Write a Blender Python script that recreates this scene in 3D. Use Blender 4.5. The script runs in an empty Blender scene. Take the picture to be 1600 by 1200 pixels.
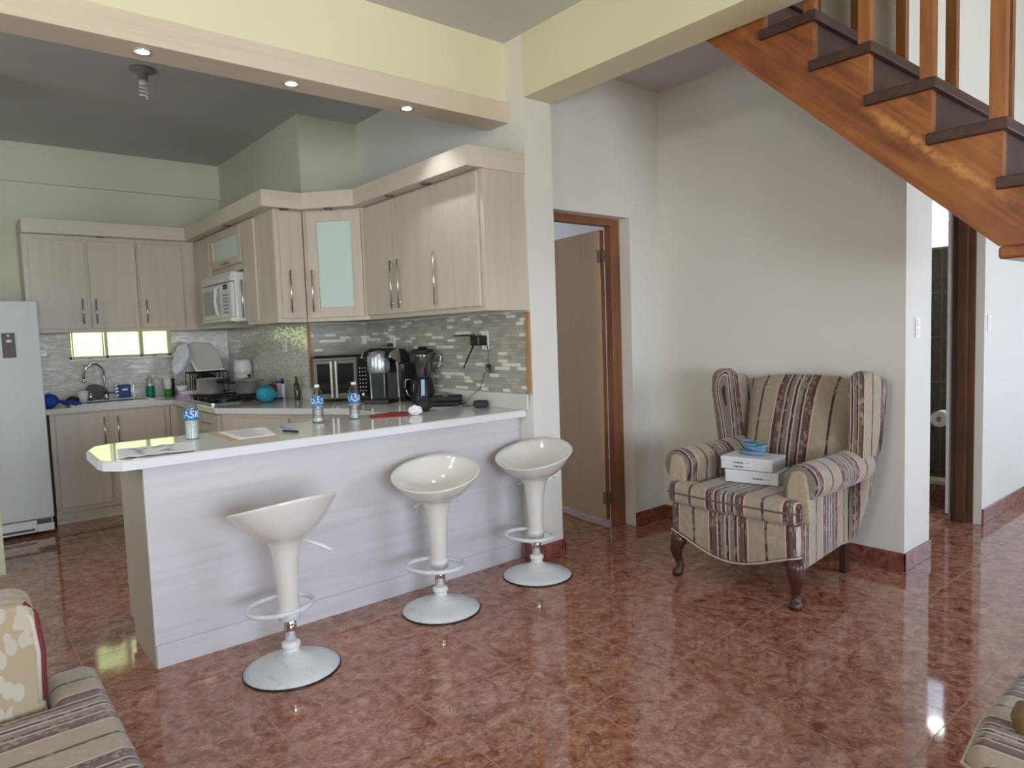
import bpy, bmesh, math, random
from mathutils import Vector, Matrix
random.seed(7)
C = bpy.context.scene.collection
PI = math.pi
SC = bpy.context.scene

# ------------------------------------------------------------------ camera
def make_camera():
    f, yaw, pit, rol = 1075.667, 0.691547686, 0.0728471394, -0.0346927488
    cy, sy, cp, sp, cr, sr = math.cos(yaw), math.sin(yaw), math.cos(pit), math.sin(pit), math.cos(rol), math.sin(rol)
    fw = Vector((sy*cp, cy*cp, -sp)); rt = Vector((cy, -sy, 0)); up = rt.cross(fw)
    r2 = cr*rt + sr*up; u2 = -sr*rt + cr*up
    cam = bpy.data.cameras.new('camera'); o = bpy.data.objects.new('camera', cam); C.objects.link(o)
    m = Matrix((r2, u2, -fw)).transposed().to_4x4(); m.translation = Vector((-0.640, -3.302, 1.43))
    o.matrix_world = m
    cam.sensor_fit = 'HORIZONTAL'; cam.sensor_width = 36; cam.lens = f/1600*36; cam.clip_start = 0.05; cam.clip_end = 200
    SC.camera = o
make_camera()

# ------------------------------------------------------------------ world, sun, lights, exposure
SC.view_settings.view_transform = 'Standard'; SC.view_settings.look = 'None'
SC.view_settings.gamma = 1; SC.view_settings.use_curve_mapping = False
SC.view_settings.exposure = 0.3
w = bpy.data.worlds.new('sky'); SC.world = w; w.use_nodes = True
w.node_tree.nodes['Background'].inputs[0].default_value = (0.62, 0.78, 1.0, 1)
w.node_tree.nodes['Background'].inputs[1].default_value = 2.6
def sun(direction, e, col, ang=0.01):
    l = bpy.data.lights.new('sun', 'SUN'); l.energy = e; l.color = col; l.angle = ang
    o = bpy.data.objects.new('sun', l); C.objects.link(o)
    o.rotation_euler = Vector(direction).to_track_quat('-Z', 'Y').to_euler(); o.location = (0, 8, 8)
sun((0.25, 0.35, -1), 4.2, (1, 0.96, 0.85))
def area(name, loc, direction, sx, sy_, e, col):
    l = bpy.data.lights.new(name, 'AREA'); l.shape = 'RECTANGLE'; l.size = sx; l.size_y = sy_; l.energy = e; l.color = col
    o = bpy.data.objects.new(name, l); C.objects.link(o); o.location = loc
    o.rotation_euler = Vector(direction).to_track_quat('-Z', 'Y').to_euler()
    return o
COOL = (0.64, 0.75, 1.0)
WARM = (1.0, 0.95, 0.86)
SKYB = (0.56, 0.70, 1.0); LAWN = (1.0, 0.92, 0.68)
def win(name, loc, direction, sx, sy_, e, col, spread):
    o = area(name, loc, direction, sx, sy_, e, col); o.data.spread = math.radians(spread); return o
win('daylight_back_window', (-0.6, -6.35, 1.45), (0.05, 1, -0.30), 2.2, 1.4, 58, SKYB, 125)
win('daylight_back_window_right', (3.9, -6.35, 1.45), (-0.1, 1, -0.30), 2.0, 1.4, 22, SKYB, 125)
win('lawn_bounce_back_window', (-0.6, -6.34, 1.45), (0.10, 1, 0.55), 2.2, 1.4, 46, LAWN, 120)
win('lawn_bounce_back_window_right', (3.9, -6.34, 1.45), (-0.15, 1, 0.5), 2.0, 1.4, 18, (1.0, 0.95, 0.82), 120)
area('daylight_left_window', (-3.85, -2.6, 1.35), (1, 0.02, -0.1), 1.7, 1.1, 24, WARM)
area('daylight_clerestory', (-3.85, -2.95, 3.02), (1, 0.12, -0.12), 0.9, 0.25, 26, WARM)
area('daylight_end_door', (7.2, -3.6, 1.2), (-1, 0.1, 0), 2.0, 2.0, 12, (0.60, 0.76, 1.0))
area('daylight_kitchen_window', (0.68, 5.6, 3.3), (0, -1, -1.15), 1.6, 0.8, 60, (0.95, 1.0, 0.80))
area('daylight_kitchen_side_window', (-2.35, 1.1, 1.6), (0.7, 0.7, 0.1), 1.2, 1.1, 5, (0.92, 1.0, 0.76))
area('bedroom_fill', (4.2, 3.7, 1.7), (-0.3, -1, 0), 1.2, 1.2, 22, COOL)  # added lamp to brighten the bedroom; its walls have no window
area('daylight_stairwell', (4.9, -4.9, 4.3), (-0.35, 0.9, -0.35), 1.4, 0.9, 12, (0.9, 0.97, 1.0))
area('daylight_louvre', (7.6, -0.95, 3.4), (-1, -0.05, -0.8), 1.0, 0.6, 150, (0.95, 1.0, 0.95))

# ------------------------------------------------------------------ materials
def sl(r, g, b):
    f = lambda c: (c/255/12.92) if c/255 <= 0.04045 else ((c/255+0.055)/1.055)**2.4
    return (f(r), f(g), f(b), 1)
class NT:
    def __init__(s, name):
        s.m = bpy.data.materials.new(name); s.m.use_nodes = True
        s.t = s.m.node_tree; s.b = s.t.nodes['Principled BSDF']; s.out = s.t.nodes['Material Output']
    def n(s, k, **kw):
        x = s.t.nodes.new(k)
        for a, v in kw.items(): setattr(x, a, v)
        return x
    def l(s, a, b): s.t.links.new(a, b)
    def mth(s, op, a, b=None):
        x = s.n('ShaderNodeMath', operation=op)
        for i, v in enumerate((a, b)):
            if v is None: continue
            if hasattr(v, 'links'): s.l(v, x.inputs[i])
            else: x.inputs[i].default_value = v
        return x.outputs[0]
    def noise(s, vec, scale, detail=4, rough=0.55, dist=0.0):
        x = s.n('ShaderNodeTexNoise'); x.inputs['Scale'].default_value = scale; x.inputs['Detail'].default_value = detail
        x.inputs['Roughness'].default_value = rough; x.inputs['Distortion'].default_value = dist
        if vec is not None: s.l(vec, x.inputs['Vector'])
        return x.outputs['Fac']
    def mapping(s, vec, scale=(1, 1, 1), rot=(0, 0, 0), loc=(0, 0, 0)):
        x = s.n('ShaderNodeMapping'); x.inputs['Scale'].default_value = scale; x.inputs['Rotation'].default_value = rot
        x.inputs['Location'].default_value = loc; s.l(vec, x.inputs['Vector']); return x.outputs[0]
    def ramp(s, fac, stops, const=False):
        x = s.n('ShaderNodeValToRGB'); e = x.color_ramp.elements
        if const: x.color_ramp.interpolation = 'CONSTANT'
        while len(e) < len(stops): e.new(0.5)
        for i, (p, c) in enumerate(stops): e[i].position = p; e[i].color = c
        s.l(fac, x.inputs[0]); return x.outputs[0]
    def mix(s, fac, a, b, mode='MIX'):
        x = s.n('ShaderNodeMix', data_type='RGBA', blend_type=mode)
        for i, v in ((0, fac), (6, a), (7, b)):
            if hasattr(v, 'links'): s.l(v, x.inputs[i])
            else: x.inputs[i].default_value = v
        return x.outputs[2]
    def bump(s, h, strength=0.2, dist=0.01):
        x = s.n('ShaderNodeBump'); x.inputs['Strength'].default_value = strength; x.inputs['Distance'].default_value = dist
        s.l(h, x.inputs['Height']); s.l(x.outputs[0], s.b.inputs['Normal'])
    def base(s, c):
        if hasattr(c, 'links'): s.l(c, s.b.inputs['Base Color'])
        else: s.b.inputs['Base Color'].default_value = c
    def obj(s): return s.n('ShaderNodeTexCoord').outputs['Object']
    def pos(s): return s.n('ShaderNodeNewGeometry').outputs['Position']
MC = {}
def plain(name, col, rough=0.5, metal=0.0, var=0.06, scale=14, trans=0.0, ior=1.45, emit=None, coat=0.0, alpha=1.0, bump=0.0):
    if name in MC: return MC[name]
    t = NT(name); t.b.inputs['Roughness'].default_value = rough; t.b.inputs['Metallic'].default_value = metal
    t.b.inputs['IOR'].default_value = ior; t.b.inputs['Transmission Weight'].default_value = trans; t.b.inputs['Coat Weight'].default_value = coat
    if var > 0:
        n = t.noise(t.obj(), scale); lo = tuple(c*(1-var) for c in col[:3])+(1,); hi = tuple(min(1, c*(1+var)) for c in col[:3])+(1,)
        t.base(t.ramp(n, [(0.3, lo), (0.7, hi)]))
        if bump: t.bump(n, bump, 0.004)
    else: t.base(col)
    if emit:
        t.b.inputs['Emission Color'].default_value = emit[0]; t.b.inputs['Emission Strength'].default_value = emit[1]
    MC[name] = t.m; return t.m
def plaster(name, col, warm=None):
    t = NT(name); p = t.pos(); n = t.noise(p, 1.2, 3); n2 = t.noise(p, 60, 3)
    lo = tuple(c*0.95 for c in col[:3])+(1,)
    t.base(t.ramp(n, [(0.3, lo), (0.7, col)])); t.b.inputs['Roughness'].default_value = 0.62
    t.bump(n2, 0.12, 0.004); return t.m
M_wall = plaster('painted_plaster', (0.78, 0.755, 0.69, 1))
M_cream = plaster('cream_plaster', (0.73, 0.70, 0.46, 1))
M_green = plaster('pale_green_plaster', (0.64, 0.66, 0.52, 1))
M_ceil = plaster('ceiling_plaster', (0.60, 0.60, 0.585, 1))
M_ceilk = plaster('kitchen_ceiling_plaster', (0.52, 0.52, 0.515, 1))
def laminate(name, col, axis='z', rough=0.42, sc=1.0):
    if name in MC: return MC[name]
    t = NT(name); o = t.obj()
    s = {'z': (34, 34, 1.6), 'x': (1.3, 30, 26), 'y': (30, 1.3, 26)}[axis]
    a = t.noise(t.mapping(o, s), 1.0*sc, 6, 0.6, 0.6); b = t.noise(t.mapping(o, tuple(v*0.25 for v in s)), 1.0, 3, 0.5, 1.5)
    f = t.mth('ADD', t.mth('MULTIPLY', a, 0.6), t.mth('MULTIPLY', b, 0.4))
    d = tuple(c*k for c, k in zip(col[:3], (0.90, 0.88, 0.86)))+(1,)
    t.base(t.ramp(f, [(0.34, d), (0.5, col), (0.7, tuple(min(1, c*1.03) for c in col[:3])+(1,))]))
    t.b.inputs['Roughness'].default_value = rough; t.bump(a, 0.06, 0.002)
    MC[name] = t.m; return t.m
LV = laminate('whitewashed_oak_vertical', (0.58, 0.505, 0.42, 1), 'z')
LX = laminate('whitewashed_oak_horizontal', (0.64, 0.565, 0.47, 1), 'x')
LY = laminate('whitewashed_oak_crosswise', (0.60, 0.545, 0.475, 1), 'y')
LB = laminate('whitewashed_oak_bar_front', (0.605, 0.585, 0.605, 1), 'x', 0.45)
LD = laminate('whitewashed_oak_edge', (0.33, 0.28, 0.23, 1), 'z')
def wood(name, dark, light, axis='y', rough=0.28, coat=0.5):
    t = NT(name); o = t.obj(); s = {'z': (22, 22, 1.5), 'x': (1.5, 22, 22), 'y': (22, 1.5, 22)}[axis]
    a = t.noise(t.mapping(o, s), 1.0, 6, 0.6, 1.2); b = t.noise(o, 2.5, 3)
    f = t.mth('ADD', t.mth('MULTIPLY', a, 0.6), t.mth('MULTIPLY', b, 0.45))
    t.base(t.ramp(f, [(0.32, dark), (0.72, light)])); t.b.inputs['Roughness'].default_value = rough; t.b.inputs['Coat Weight'].default_value = coat
    t.b.inputs['Coat Roughness'].default_value = 0.15
    return t.m
def stringer_wood():
    t = NT('varnished_stringer_wood'); o = t.obj(); ang = -math.atan(0.92)
    q = t.mapping(o, (1, 1, 1), (ang, 0, 0)); a = t.noise(t.mapping(q, (22, 1.6, 24)), 1.0, 7, 0.62, 1.0); b = t.noise(o, 2.8, 4)
    f = t.mth('ADD', t.mth('MULTIPLY', a, 0.55), t.mth('MULTIPLY', b, 0.5))
    c = t.ramp(f, [(0.34, (0.075, 0.018, 0.005, 1)), (0.52, (0.24, 0.070, 0.016, 1)), (0.72, (0.42, 0.15, 0.036, 1))])
    sp = t.n('ShaderNodeSeparateXYZ'); t.l(q, sp.inputs[0])
    near = t.ramp(t.mth('ABSOLUTE', t.mth('SUBTRACT', t.mth('ADD', sp.outputs[2], t.mth('MULTIPLY', t.noise(o, 9, 6, 0.75), 0.09)), 0.682)), [(0.004, (1, 1, 1, 1)), (0.024, (0, 0, 0, 1))])
    rng = t.mth('MULTIPLY', t.ramp(t.mth('ABSOLUTE', t.mth('ADD', sp.outputs[1], 0.04)), [(0.22, (1, 1, 1, 1)), (0.38, (0, 0, 0, 1))]), t.ramp(t.noise(o, 30, 5, 0.7), [(0.35, (0.2, 0.2, 0.2, 1)), (0.55, (1, 1, 1, 1))]))
    c = t.mix(t.mth('MULTIPLY', t.mth('MULTIPLY', near, rng), 0.75), c, (0.60, 0.28, 0.08, 1))   # varnish worn off in a ragged streak
    t.base(c); t.b.inputs['Roughness'].default_value = 0.35; t.b.inputs['Coat Weight'].default_value = 0.25; t.b.inputs['Coat Roughness'].default_value = 0.2
    return t.m
W_str = stringer_wood()
W_bal = wood('varnished_baluster_wood', (0.14, 0.04, 0.010, 1), (0.38, 0.14, 0.035, 1), 'z', 0.35, 0.2)
W_tread = wood('dark_tread_wood', (0.022, 0.008, 0.006, 1), (0.085, 0.034, 0.022, 1), 'x', 0.45, 0.0)
W_leg = wood('mahogany_leg', (0.022, 0.006, 0.004, 1), (0.095, 0.026, 0.015, 1), 'z', 0.35, 0.2)
W_frame = wood('door_frame_wood', (0.12, 0.04, 0.015, 1), (0.33, 0.13, 0.055, 1), 'z', 0.45, 0.1)
W_jamb = wood('dark_jamb_wood', (0.045, 0.014, 0.006, 1), (0.17, 0.06, 0.03, 1), 'z', 0.5, 0.1)
W_trim = wood('honey_trim_wood', (0.36, 0.20, 0.07, 1), (0.55, 0.33, 0.14, 1), 'z', 0.5, 0.0)
W_door = laminate('veneer_door', (0.60, 0.44, 0.28, 1), 'z', 0.4, 1.3)
def floor_mat():
    t = NT('red_marbled_ceramic_tile'); p = t.pos()
    sep = t.n('ShaderNodeSeparateXYZ'); t.l(p, sep.inputs[0]); T = 0.467; gs = []
    cell = []
    for out, off in ((sep.outputs[0], 0.222), (sep.outputs[1], -1.052)):
        u = t.mth('DIVIDE', t.mth('SUBTRACT', out, off), T); fl = t.mth('FLOOR', u); fr = t.mth('SUBTRACT', u, fl)
        d = t.mth('MINIMUM', fr, t.mth('SUBTRACT', 1.0, fr)); gs.append(d); cell.append(fl)
    d = t.mth('MINIMUM', gs[0], gs[1]); g = t.mth('LESS_THAN', d, 0.0045)
    cv = t.n('ShaderNodeCombineXYZ'); t.l(cell[0], cv.inputs[0]); t.l(cell[1], cv.inputs[1])
    wn = t.n('ShaderNodeTexWhiteNoise'); t.l(cv.outputs[0], wn.inputs[0])
    ofs = t.n('ShaderNodeVectorMath', operation='SCALE'); t.l(wn.outputs['Color'], ofs.inputs[0]); ofs.inputs['Scale'].default_value = 12
    ad = t.n('ShaderNodeVectorMath', operation='ADD'); t.l(p, ad.inputs[0]); t.l(ofs.outputs[0], ad.inputs[1]); v = ad.outputs[0]
    n1 = t.noise(v, 16, 10, 0.72, 0.6); n2 = t.noise(v, 16, 6, 0.60, 1.1); n3 = t.noise(v, 14, 3, 0.6, 0.3)
    c = t.ramp(n1, [(0.34, (0.15, 0.035, 0.018, 1)), (0.44, (0.32, 0.122, 0.072, 1)), (0.54, (0.40, 0.185, 0.122, 1)), (0.66, (0.56, 0.32, 0.24, 1))])
    vein = t.ramp(t.mth('ABSOLUTE', t.mth('SUBTRACT', n2, 0.5)), [(0.0, (1, 1, 1, 1)), (0.020, (0, 0, 0, 1))])
    c = t.mix(t.mth('MULTIPLY', vein, t.mth('MULTIPLY', t.mth('GREATER_THAN', n3, 0.5), 0.75)), c, (0.66, 0.42, 0.34, 1))
    dk = t.ramp(t.mth('ABSOLUTE', t.mth('SUBTRACT', t.noise(v, 10, 8, 0.64, 1.6), 0.47)), [(0.0, (1, 1, 1, 1)), (0.03, (0, 0, 0, 1))])
    c = t.mix(t.mth('MULTIPLY', dk, 0.7), c, (0.11, 0.028, 0.02, 1))
    c = t.mix(g, c, (0.36, 0.21, 0.16, 1)); t.base(c)
    t.l(t.mth('ADD', t.mth('MULTIPLY', g, 0.4), 0.06), t.b.inputs['Roughness'])
    t.b.inputs['IOR'].default_value = 1.65
    hb = t.mth('ADD', t.mth('MULTIPLY', g, -0.6), t.mth('MULTIPLY', t.noise(v, 5, 2), 0.15)); t.bump(hb, 0.12, 0.004)
    return t.m
M_floor = floor_mat()
def tile_base(name='red_tile_baseboard'):
    t = NT(name); v = t.pos(); n1 = t.noise(v, 11, 8, 0.66, 1.6)
    t.base(t.ramp(n1, [(0.30, (0.09, 0.025, 0.016, 1)), (0.5, (0.24, 0.08, 0.055, 1)), (0.74, (0.36, 0.15, 0.115, 1))])); t.b.inputs['Roughness'].default_value = 0.25
    return t.m
M_base = tile_base()
def mosaic(name, axis, stops, bw, bh, mortar, rough, ms=0.0012, tilt=0.25):
    t = NT(name); p = t.pos(); sep = t.n('ShaderNodeSeparateXYZ'); t.l(p, sep.inputs[0])
    cb = t.n('ShaderNodeCombineXYZ'); t.l(sep.outputs[0 if axis == 'x' else 1], cb.inputs[0]); t.l(sep.outputs[2], cb.inputs[1])
    br = t.n('ShaderNodeTexBrick'); t.l(cb.outputs[0], br.inputs['Vector'])
    br.inputs['Scale'].default_value = 1; br.inputs['Brick Width'].default_value = bw; br.inputs['Row Height'].default_value = bh
    br.inputs['Mortar Size'].default_value = ms; br.inputs['Color1'].default_value = (0, 0, 0, 1); br.inputs['Color2'].default_value = (1, 1, 1, 1)
    br.inputs['Mortar'].default_value = (0, 0, 0, 1); br.inputs['Mortar Smooth'].default_value = 0.1; br.offset = 0.37; br.offset_frequency = 2; br.squash = 0.8; br.squash_frequency = 3
    c = t.ramp(br.outputs['Color'], stops, True)
    c = t.mix(br.outputs['Fac'], c, mortar); t.base(c); t.b.inputs['Roughness'].default_value = rough
    # every little tile is laid at its own slight tilt
    nm = t.n('ShaderNodeNewGeometry'); wn = t.n('ShaderNodeTexWhiteNoise', noise_dimensions='1D')
    t.l(t.mth('MULTIPLY', br.outputs['Color'], 917.0), wn.inputs['W'])
    sb = t.n('ShaderNodeVectorMath', operation='SUBTRACT'); t.l(wn.outputs['Color'], sb.inputs[0]); sb.inputs[1].default_value = (0.5, 0.5, 0.5)
    sc_ = t.n('ShaderNodeVectorMath', operation='SCALE'); t.l(sb.outputs[0], sc_.inputs[0]); sc_.inputs['Scale'].default_value = tilt
    ad = t.n('ShaderNodeVectorMath', operation='ADD'); t.l(nm.outputs['Normal'], ad.inputs[0]); t.l(sc_.outputs[0], ad.inputs[1])
    nz = t.n('ShaderNodeVectorMath', operation='NORMALIZE'); t.l(ad.outputs[0], nz.inputs[0]); t.l(nz.outputs[0], t.b.inputs['Normal'])
    return t.m
GS = [(0.0, (0.35, 0.335, 0.285, 1)), (0.22, (0.44, 0.42, 0.36, 1)), (0.5, (0.39, 0.375, 0.325, 1)), (0.80, (0.78, 0.74, 0.63, 1))]
M_mosx = mosaic('grey_mosaic_x', 'x', GS, 0.095, 0.0235, (0.32, 0.31, 0.265, 1), 0.18, tilt=0.04)
M_mosy = mosaic('grey_mosaic_y', 'y', GS, 0.095, 0.0235, (0.32, 0.31, 0.265, 1), 0.18, tilt=0.04)
WS = [(0.0, (0.66, 0.635, 0.56, 1)), (0.3, (0.74, 0.71, 0.63, 1)), (0.55, (0.62, 0.595, 0.52, 1)), (0.8, (0.80, 0.775, 0.70, 1))]
M_wmosx = mosaic('white_mosaic_x', 'x', WS, 0.055, 0.016, (0.46, 0.44, 0.38, 1), 0.16, tilt=0.05)
M_wmosy = mosaic('white_mosaic_y', 'y', WS, 0.045, 0.017, (0.42, 0.40, 0.34, 1), 0.04, 0.0012, tilt=0.09)
def bathtile():
    t = NT('grey_green_bath_tile'); p = t.pos(); sep = t.n('ShaderNodeSeparateXYZ'); t.l(p, sep.inputs[0])
    cb = t.n('ShaderNodeCombineXYZ'); t.l(t.mth('ADD', sep.outputs[0], sep.outputs[1]), cb.inputs[0]); t.l(sep.outputs[2], cb.inputs[1])
    br = t.n('ShaderNodeTexBrick'); t.l(cb.outputs[0], br.inputs['Vector']); br.offset = 0
    br.inputs['Scale'].default_value = 1; br.inputs['Brick Width'].default_value = 0.30; br.inputs['Row Height'].default_value = 0.42; br.inputs['Mortar Size'].default_value = 0.006
    n = t.noise(p, 14, 6, 0.65, 1.2); c = t.ramp(n, [(0.35, (0.20, 0.185, 0.145, 1)), (0.65, (0.31, 0.29, 0.235, 1))])
    t.base(t.mix(br.outputs['Fac'], c, (0.40, 0.39, 0.33, 1))); t.b.inputs['Roughness'].default_value = 0.3; return t.m
M_bath = bathtile()
def stripes(name, axis, phase=0.0, half=0.22, slant=None):
    """woven stripe fabric; stripes change along `axis` of the object"""
    t = NT(name); o = t.obj(); sep = t.n('ShaderNodeSeparateXYZ'); t.l(o, sep.inputs[0])
    src = sep.outputs['xyz'.index(axis)]
    if slant is not None: src = t.mth('ADD', t.mth('ABSOLUTE', src), t.mth('MULTIPLY', sep.outputs[1], slant))
    v = t.mth('ADD', src, phase+half+20*half)
    wob = t.mth('MULTIPLY', t.mth('SUBTRACT', t.noise(o, 5, 2), 0.5), 0.012); v = t.mth('ADD', v, wob)
    m = t.mth('MODULO', v, 2*half); a = t.mth('DIVIDE', t.mth('ABSOLUTE', t.mth('SUBTRACT', m, half)), half)
    BE = (0.41, 0.335, 0.24, 1); BR = (0.135, 0.088, 0.066, 1); GY = (0.22, 0.19, 0.155, 1); MA = (0.17, 0.03, 0.035, 1); PK = (0.66, 0.50, 0.43, 1); DK = (0.035, 0.018, 0.02, 1); DG = (0.045, 0.04, 0.028, 1)
    c = t.ramp(a, [(0, DK), (0.035, PK), (0.075, GY), (0.20, DK), (0.235, MA), (0.262, PK), (0.30, BR), (0.45, DK), (0.475, MA), (0.52, PK), (0.555, BE), (0.965, DG)], True)
    # leaf shapes woven into the brown and beige bands
    vo = t.n('ShaderNodeTexVoronoi', feature='F1'); vo.inputs['Scale'].default_value = 34
    dm = t.noise(o, 9, 3); mp = t.mapping(o, (1.5, 1.5, 0.6), (0.5, 0.6, 0.4)); t.l(mp, vo.inputs['Vector'])
    lf = t.mth('MULTIPLY', t.mth('LESS_THAN', vo.outputs['Distance'], 0.42), t.mth('GREATER_THAN', dm, 0.47))
    dark = t.mth('MULTIPLY', t.mth('LESS_THAN', a, 0.50), lf)
    c = t.mix(t.mth('MULTIPLY', dark, 0.6), c, (0.40, 0.33, 0.27, 1))
    lt = t.mth('MULTIPLY', t.mth('GREATER_THAN', a, 0.56), lf); c = t.mix(t.mth('MULTIPLY', lt, 0.28), c, (0.56, 0.49, 0.38, 1))
    wv = t.noise(t.mapping(o, (1, 1, 1)), 420, 2); c = t.mix(0.25, c, t.ramp(wv, [(0.3, (0.2, 0.2, 0.2, 1)), (0.7, (1, 1, 1, 1))]), 'MULTIPLY')
    t.base(c); t.b.inputs['Roughness'].default_value = 0.85; t.b.inputs['Sheen Weight'].default_value = 0.25
    t.bump(wv, 0.15, 0.002); return t.m
F_x = stripes('striped_fabric_across', 'x'); F_y = stripes('striped_fabric_along', 'y', 0.02, 0.195); F_yw = stripes('striped_fabric_wing', 'x', -0.478, 0.125, 0.6)
def floral():
    t = NT('floral_beige_fabric'); o = t.obj(); vo = t.n('ShaderNodeTexVoronoi', feature='F1'); vo.inputs['Scale'].default_value = 34
    t.l(t.mapping(o, (1, 1, 0.6), (0.7, 0.2, 0.5)), vo.inputs['Vector'])
    t.b.inputs['Sheen Weight'].default_value = 0.2
    lf = t.mth('MULTIPLY', t.mth('LESS_THAN', vo.outputs['Distance'], 0.52), t.mth('GREATER_THAN', t.noise(o, 6, 2), 0.40))
    c = t.mix(t.mth('MULTIPLY', lf, 0.5), (0.37, 0.295, 0.18, 1), (0.55, 0.51, 0.45, 1)); t.base(c); t.b.inputs['Roughness'].default_value = 0.85; return t.m
F_fl = floral()
M_beige = plain('beige_fabric', (0.42, 0.345, 0.235, 1), 0.85, var=0.12, scale=60)
M_cord = plain('cream_piping', (0.55, 0.48, 0.38, 1), 0.8)
M_top = plain('white_worktop_laminate', (0.68, 0.655, 0.61, 1), 0.07, var=0.02, scale=30)
M_toped = plain('white_worktop_edge', (0.74, 0.74, 0.76, 1), 0.35, var=0.02)
M_steel = plain('brushed_steel', (0.62, 0.60, 0.56, 1), 0.25, 1.0, 0.05)
M_chrome = plain('chrome', (0.8, 0.8, 0.8, 1), 0.06, 1.0, 0.0)
M_dsteel = plain('dark_steel', (0.20, 0.20, 0.20, 1), 0.3, 1.0, 0.08)
M_black = plain('black_plastic', (0.012, 0.012, 0.013, 1), 0.3, 0, 0.2)
M_blackm = plain('matt_black', (0.014, 0.014, 0.016, 1), 0.7, 0, 0.3)
M_bglass = plain('black_glass', (0.01, 0.01, 0.012, 1), 0.06, 0, 0.1)
M_white = plain('white_plastic', (0.78, 0.78, 0.76, 1), 0.35, 0, 0.02)
M_mw = plain('microwave_white', (0.66, 0.67, 0.62, 1), 0.3, 0, 0.02)
M_fridge = plain('fridge_white', (0.64, 0.66, 0.65, 1), 0.45, 0, 0.03, 200)
M_abs = plain('ivory_gloss_plastic', (0.72, 0.69, 0.63, 1), 0.12, 0, 0.02, 4, coat=0.4)
def worn():
    t = NT('worn_white_enamel'); o = t.obj(); n = t.noise(o, 22, 6, 0.7)
    t.base(t.ramp(n, [(0.30, (0.50, 0.50, 0.47, 1)), (0.48, (0.68, 0.71, 0.71, 1))])); t.b.inputs['Roughness'].default_value = 0.4; return t.m
M_enam = worn()
M_frost = plain('frosted_glass', (0.60, 0.72, 0.66, 1), 0.25, 0, 0.01)
M_paper = plain('white_paper', (0.80, 0.80, 0.80, 1), 0.8, 0, 0.02)
M_card = plain('white_card', (0.74, 0.74, 0.78, 1), 0.6, 0, 0.03)
M_env = plain('manila_paper', (0.58, 0.38, 0.21, 1), 0.8, 0, 0.05)
M_red = plain('red_card', (0.30, 0.03, 0.02, 1), 0.5, 0, 0.05)
M_ink = plain('printed_ink', (0.05, 0.05, 0.06, 1), 0.6, 0, 0.0)
M_inkg = plain('grey_ink', (0.22, 0.22, 0.24, 1), 0.6, 0, 0.0)
M_blue = plain('blue_label', (0.004, 0.16, 0.44, 1), 0.35, 0, 0.05)
M_navy = plain('navy_card', (0.01, 0.04, 0.25, 1), 0.45, 0, 0.05)
M_cloth = plain('royal_blue_cloth', (0.01, 0.055, 0.30, 1), 0.8, 0, 0.3, 30)
M_strap = plain('slate_blue_strap', (0.14, 0.27, 0.40, 1), 0.6, 0, 0.1)
M_turq = plain('turquoise_mesh_sponge', (0.02, 0.27, 0.34, 1), 0.8, 0, 0.5, 90, bump=0.8)
M_teal = plain('teal_soap', (0.0, 0.38, 0.27, 1), 0.15, 0, 0.05)
M_yel = plain('yellow_cap', (0.85, 0.72, 0.12, 1), 0.4)
M_grn = plain('green_soap', (0.02, 0.25, 0.04, 1), 0.2)
M_oil = plain('dark_green_glass', (0.035, 0.055, 0.008, 1), 0.06, 0, 0.05)
M_pink = plain('pink_plastic', (0.85, 0.45, 0.78, 1), 0.4)
M_clearp = plain('cloudy_plastic', (0.72, 0.70, 0.76, 1), 0.3, 0, 0.03)
M_tp = plain('tissue_paper', (0.82, 0.80, 0.76, 1), 0.95, 0, 0.02)
M_gpan = plain('grey_pan', (0.13, 0.13, 0.125, 1), 0.45, 0, 0.1)
M_maroon = plain('maroon_plastic', (0.10, 0.01, 0.015, 1), 0.4)
M_brown = plain('brown_plastic', (0.045, 0.025, 0.015, 1), 0.4, 0, 0.2)
M_bag = plain('white_plastic_bag', (0.66, 0.67, 0.74, 1), 0.4, 0, 0.08, 20)
M_metalhinge = plain('old_hinge_metal', (0.30, 0.27, 0.24, 1), 0.5, 0.8, 0.4, 60)
M_lamp = plain('lit_lamp', (1, 1, 1, 1), 0.3, var=0, emit=((0.95, 0.97, 1, 1), 25))
M_bulb = plain('unlit_bulb_glass', (0.75, 0.75, 0.72, 1), 0.25, 0, 0.02)
M_winfr = plain('cream_aluminium', (0.62, 0.58, 0.42, 1), 0.5, 0, 0.03)
def thin_glass(name, tint, gl=0.12, rough=0.03):
    t = NT(name); tr = t.n('ShaderNodeBsdfTransparent'); tr.inputs[0].default_value = tint
    g = t.n('ShaderNodeBsdfGlossy'); g.inputs['Roughness'].default_value = rough
    lw = t.n('ShaderNodeLayerWeight'); lw.inputs[0].default_value = 0.35
    f = t.mth('ADD', t.mth('MULTIPLY', lw.outputs['Fresnel'], 0.45), gl*0.4)
    mx = t.n('ShaderNodeMixShader'); t.l(f, mx.inputs[0]); t.l(tr.outputs[0], mx.inputs[1]); t.l(g.outputs[0], mx.inputs[2]); t.l(mx.outputs[0], t.out.inputs[0])
    return t.m
G_pane = thin_glass('window_glass', (0.97, 0.98, 0.97, 1)); G_clear = thin_glass('clear_plastic', (0.95, 0.97, 0.98, 1), 0.16, 0.08)
G_water = thin_glass('bottle_water', (0.95, 0.97, 0.97, 1), 0.12, 0.12); G_milky = plain('cloudy_ice_water', (0.55, 0.60, 0.55, 1), 0.25, 0, 0.1, 60)
G_jug = thin_glass('smoked_jug_glass', (0.55, 0.60, 0.62, 1), 0.5, 0.08)
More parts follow.
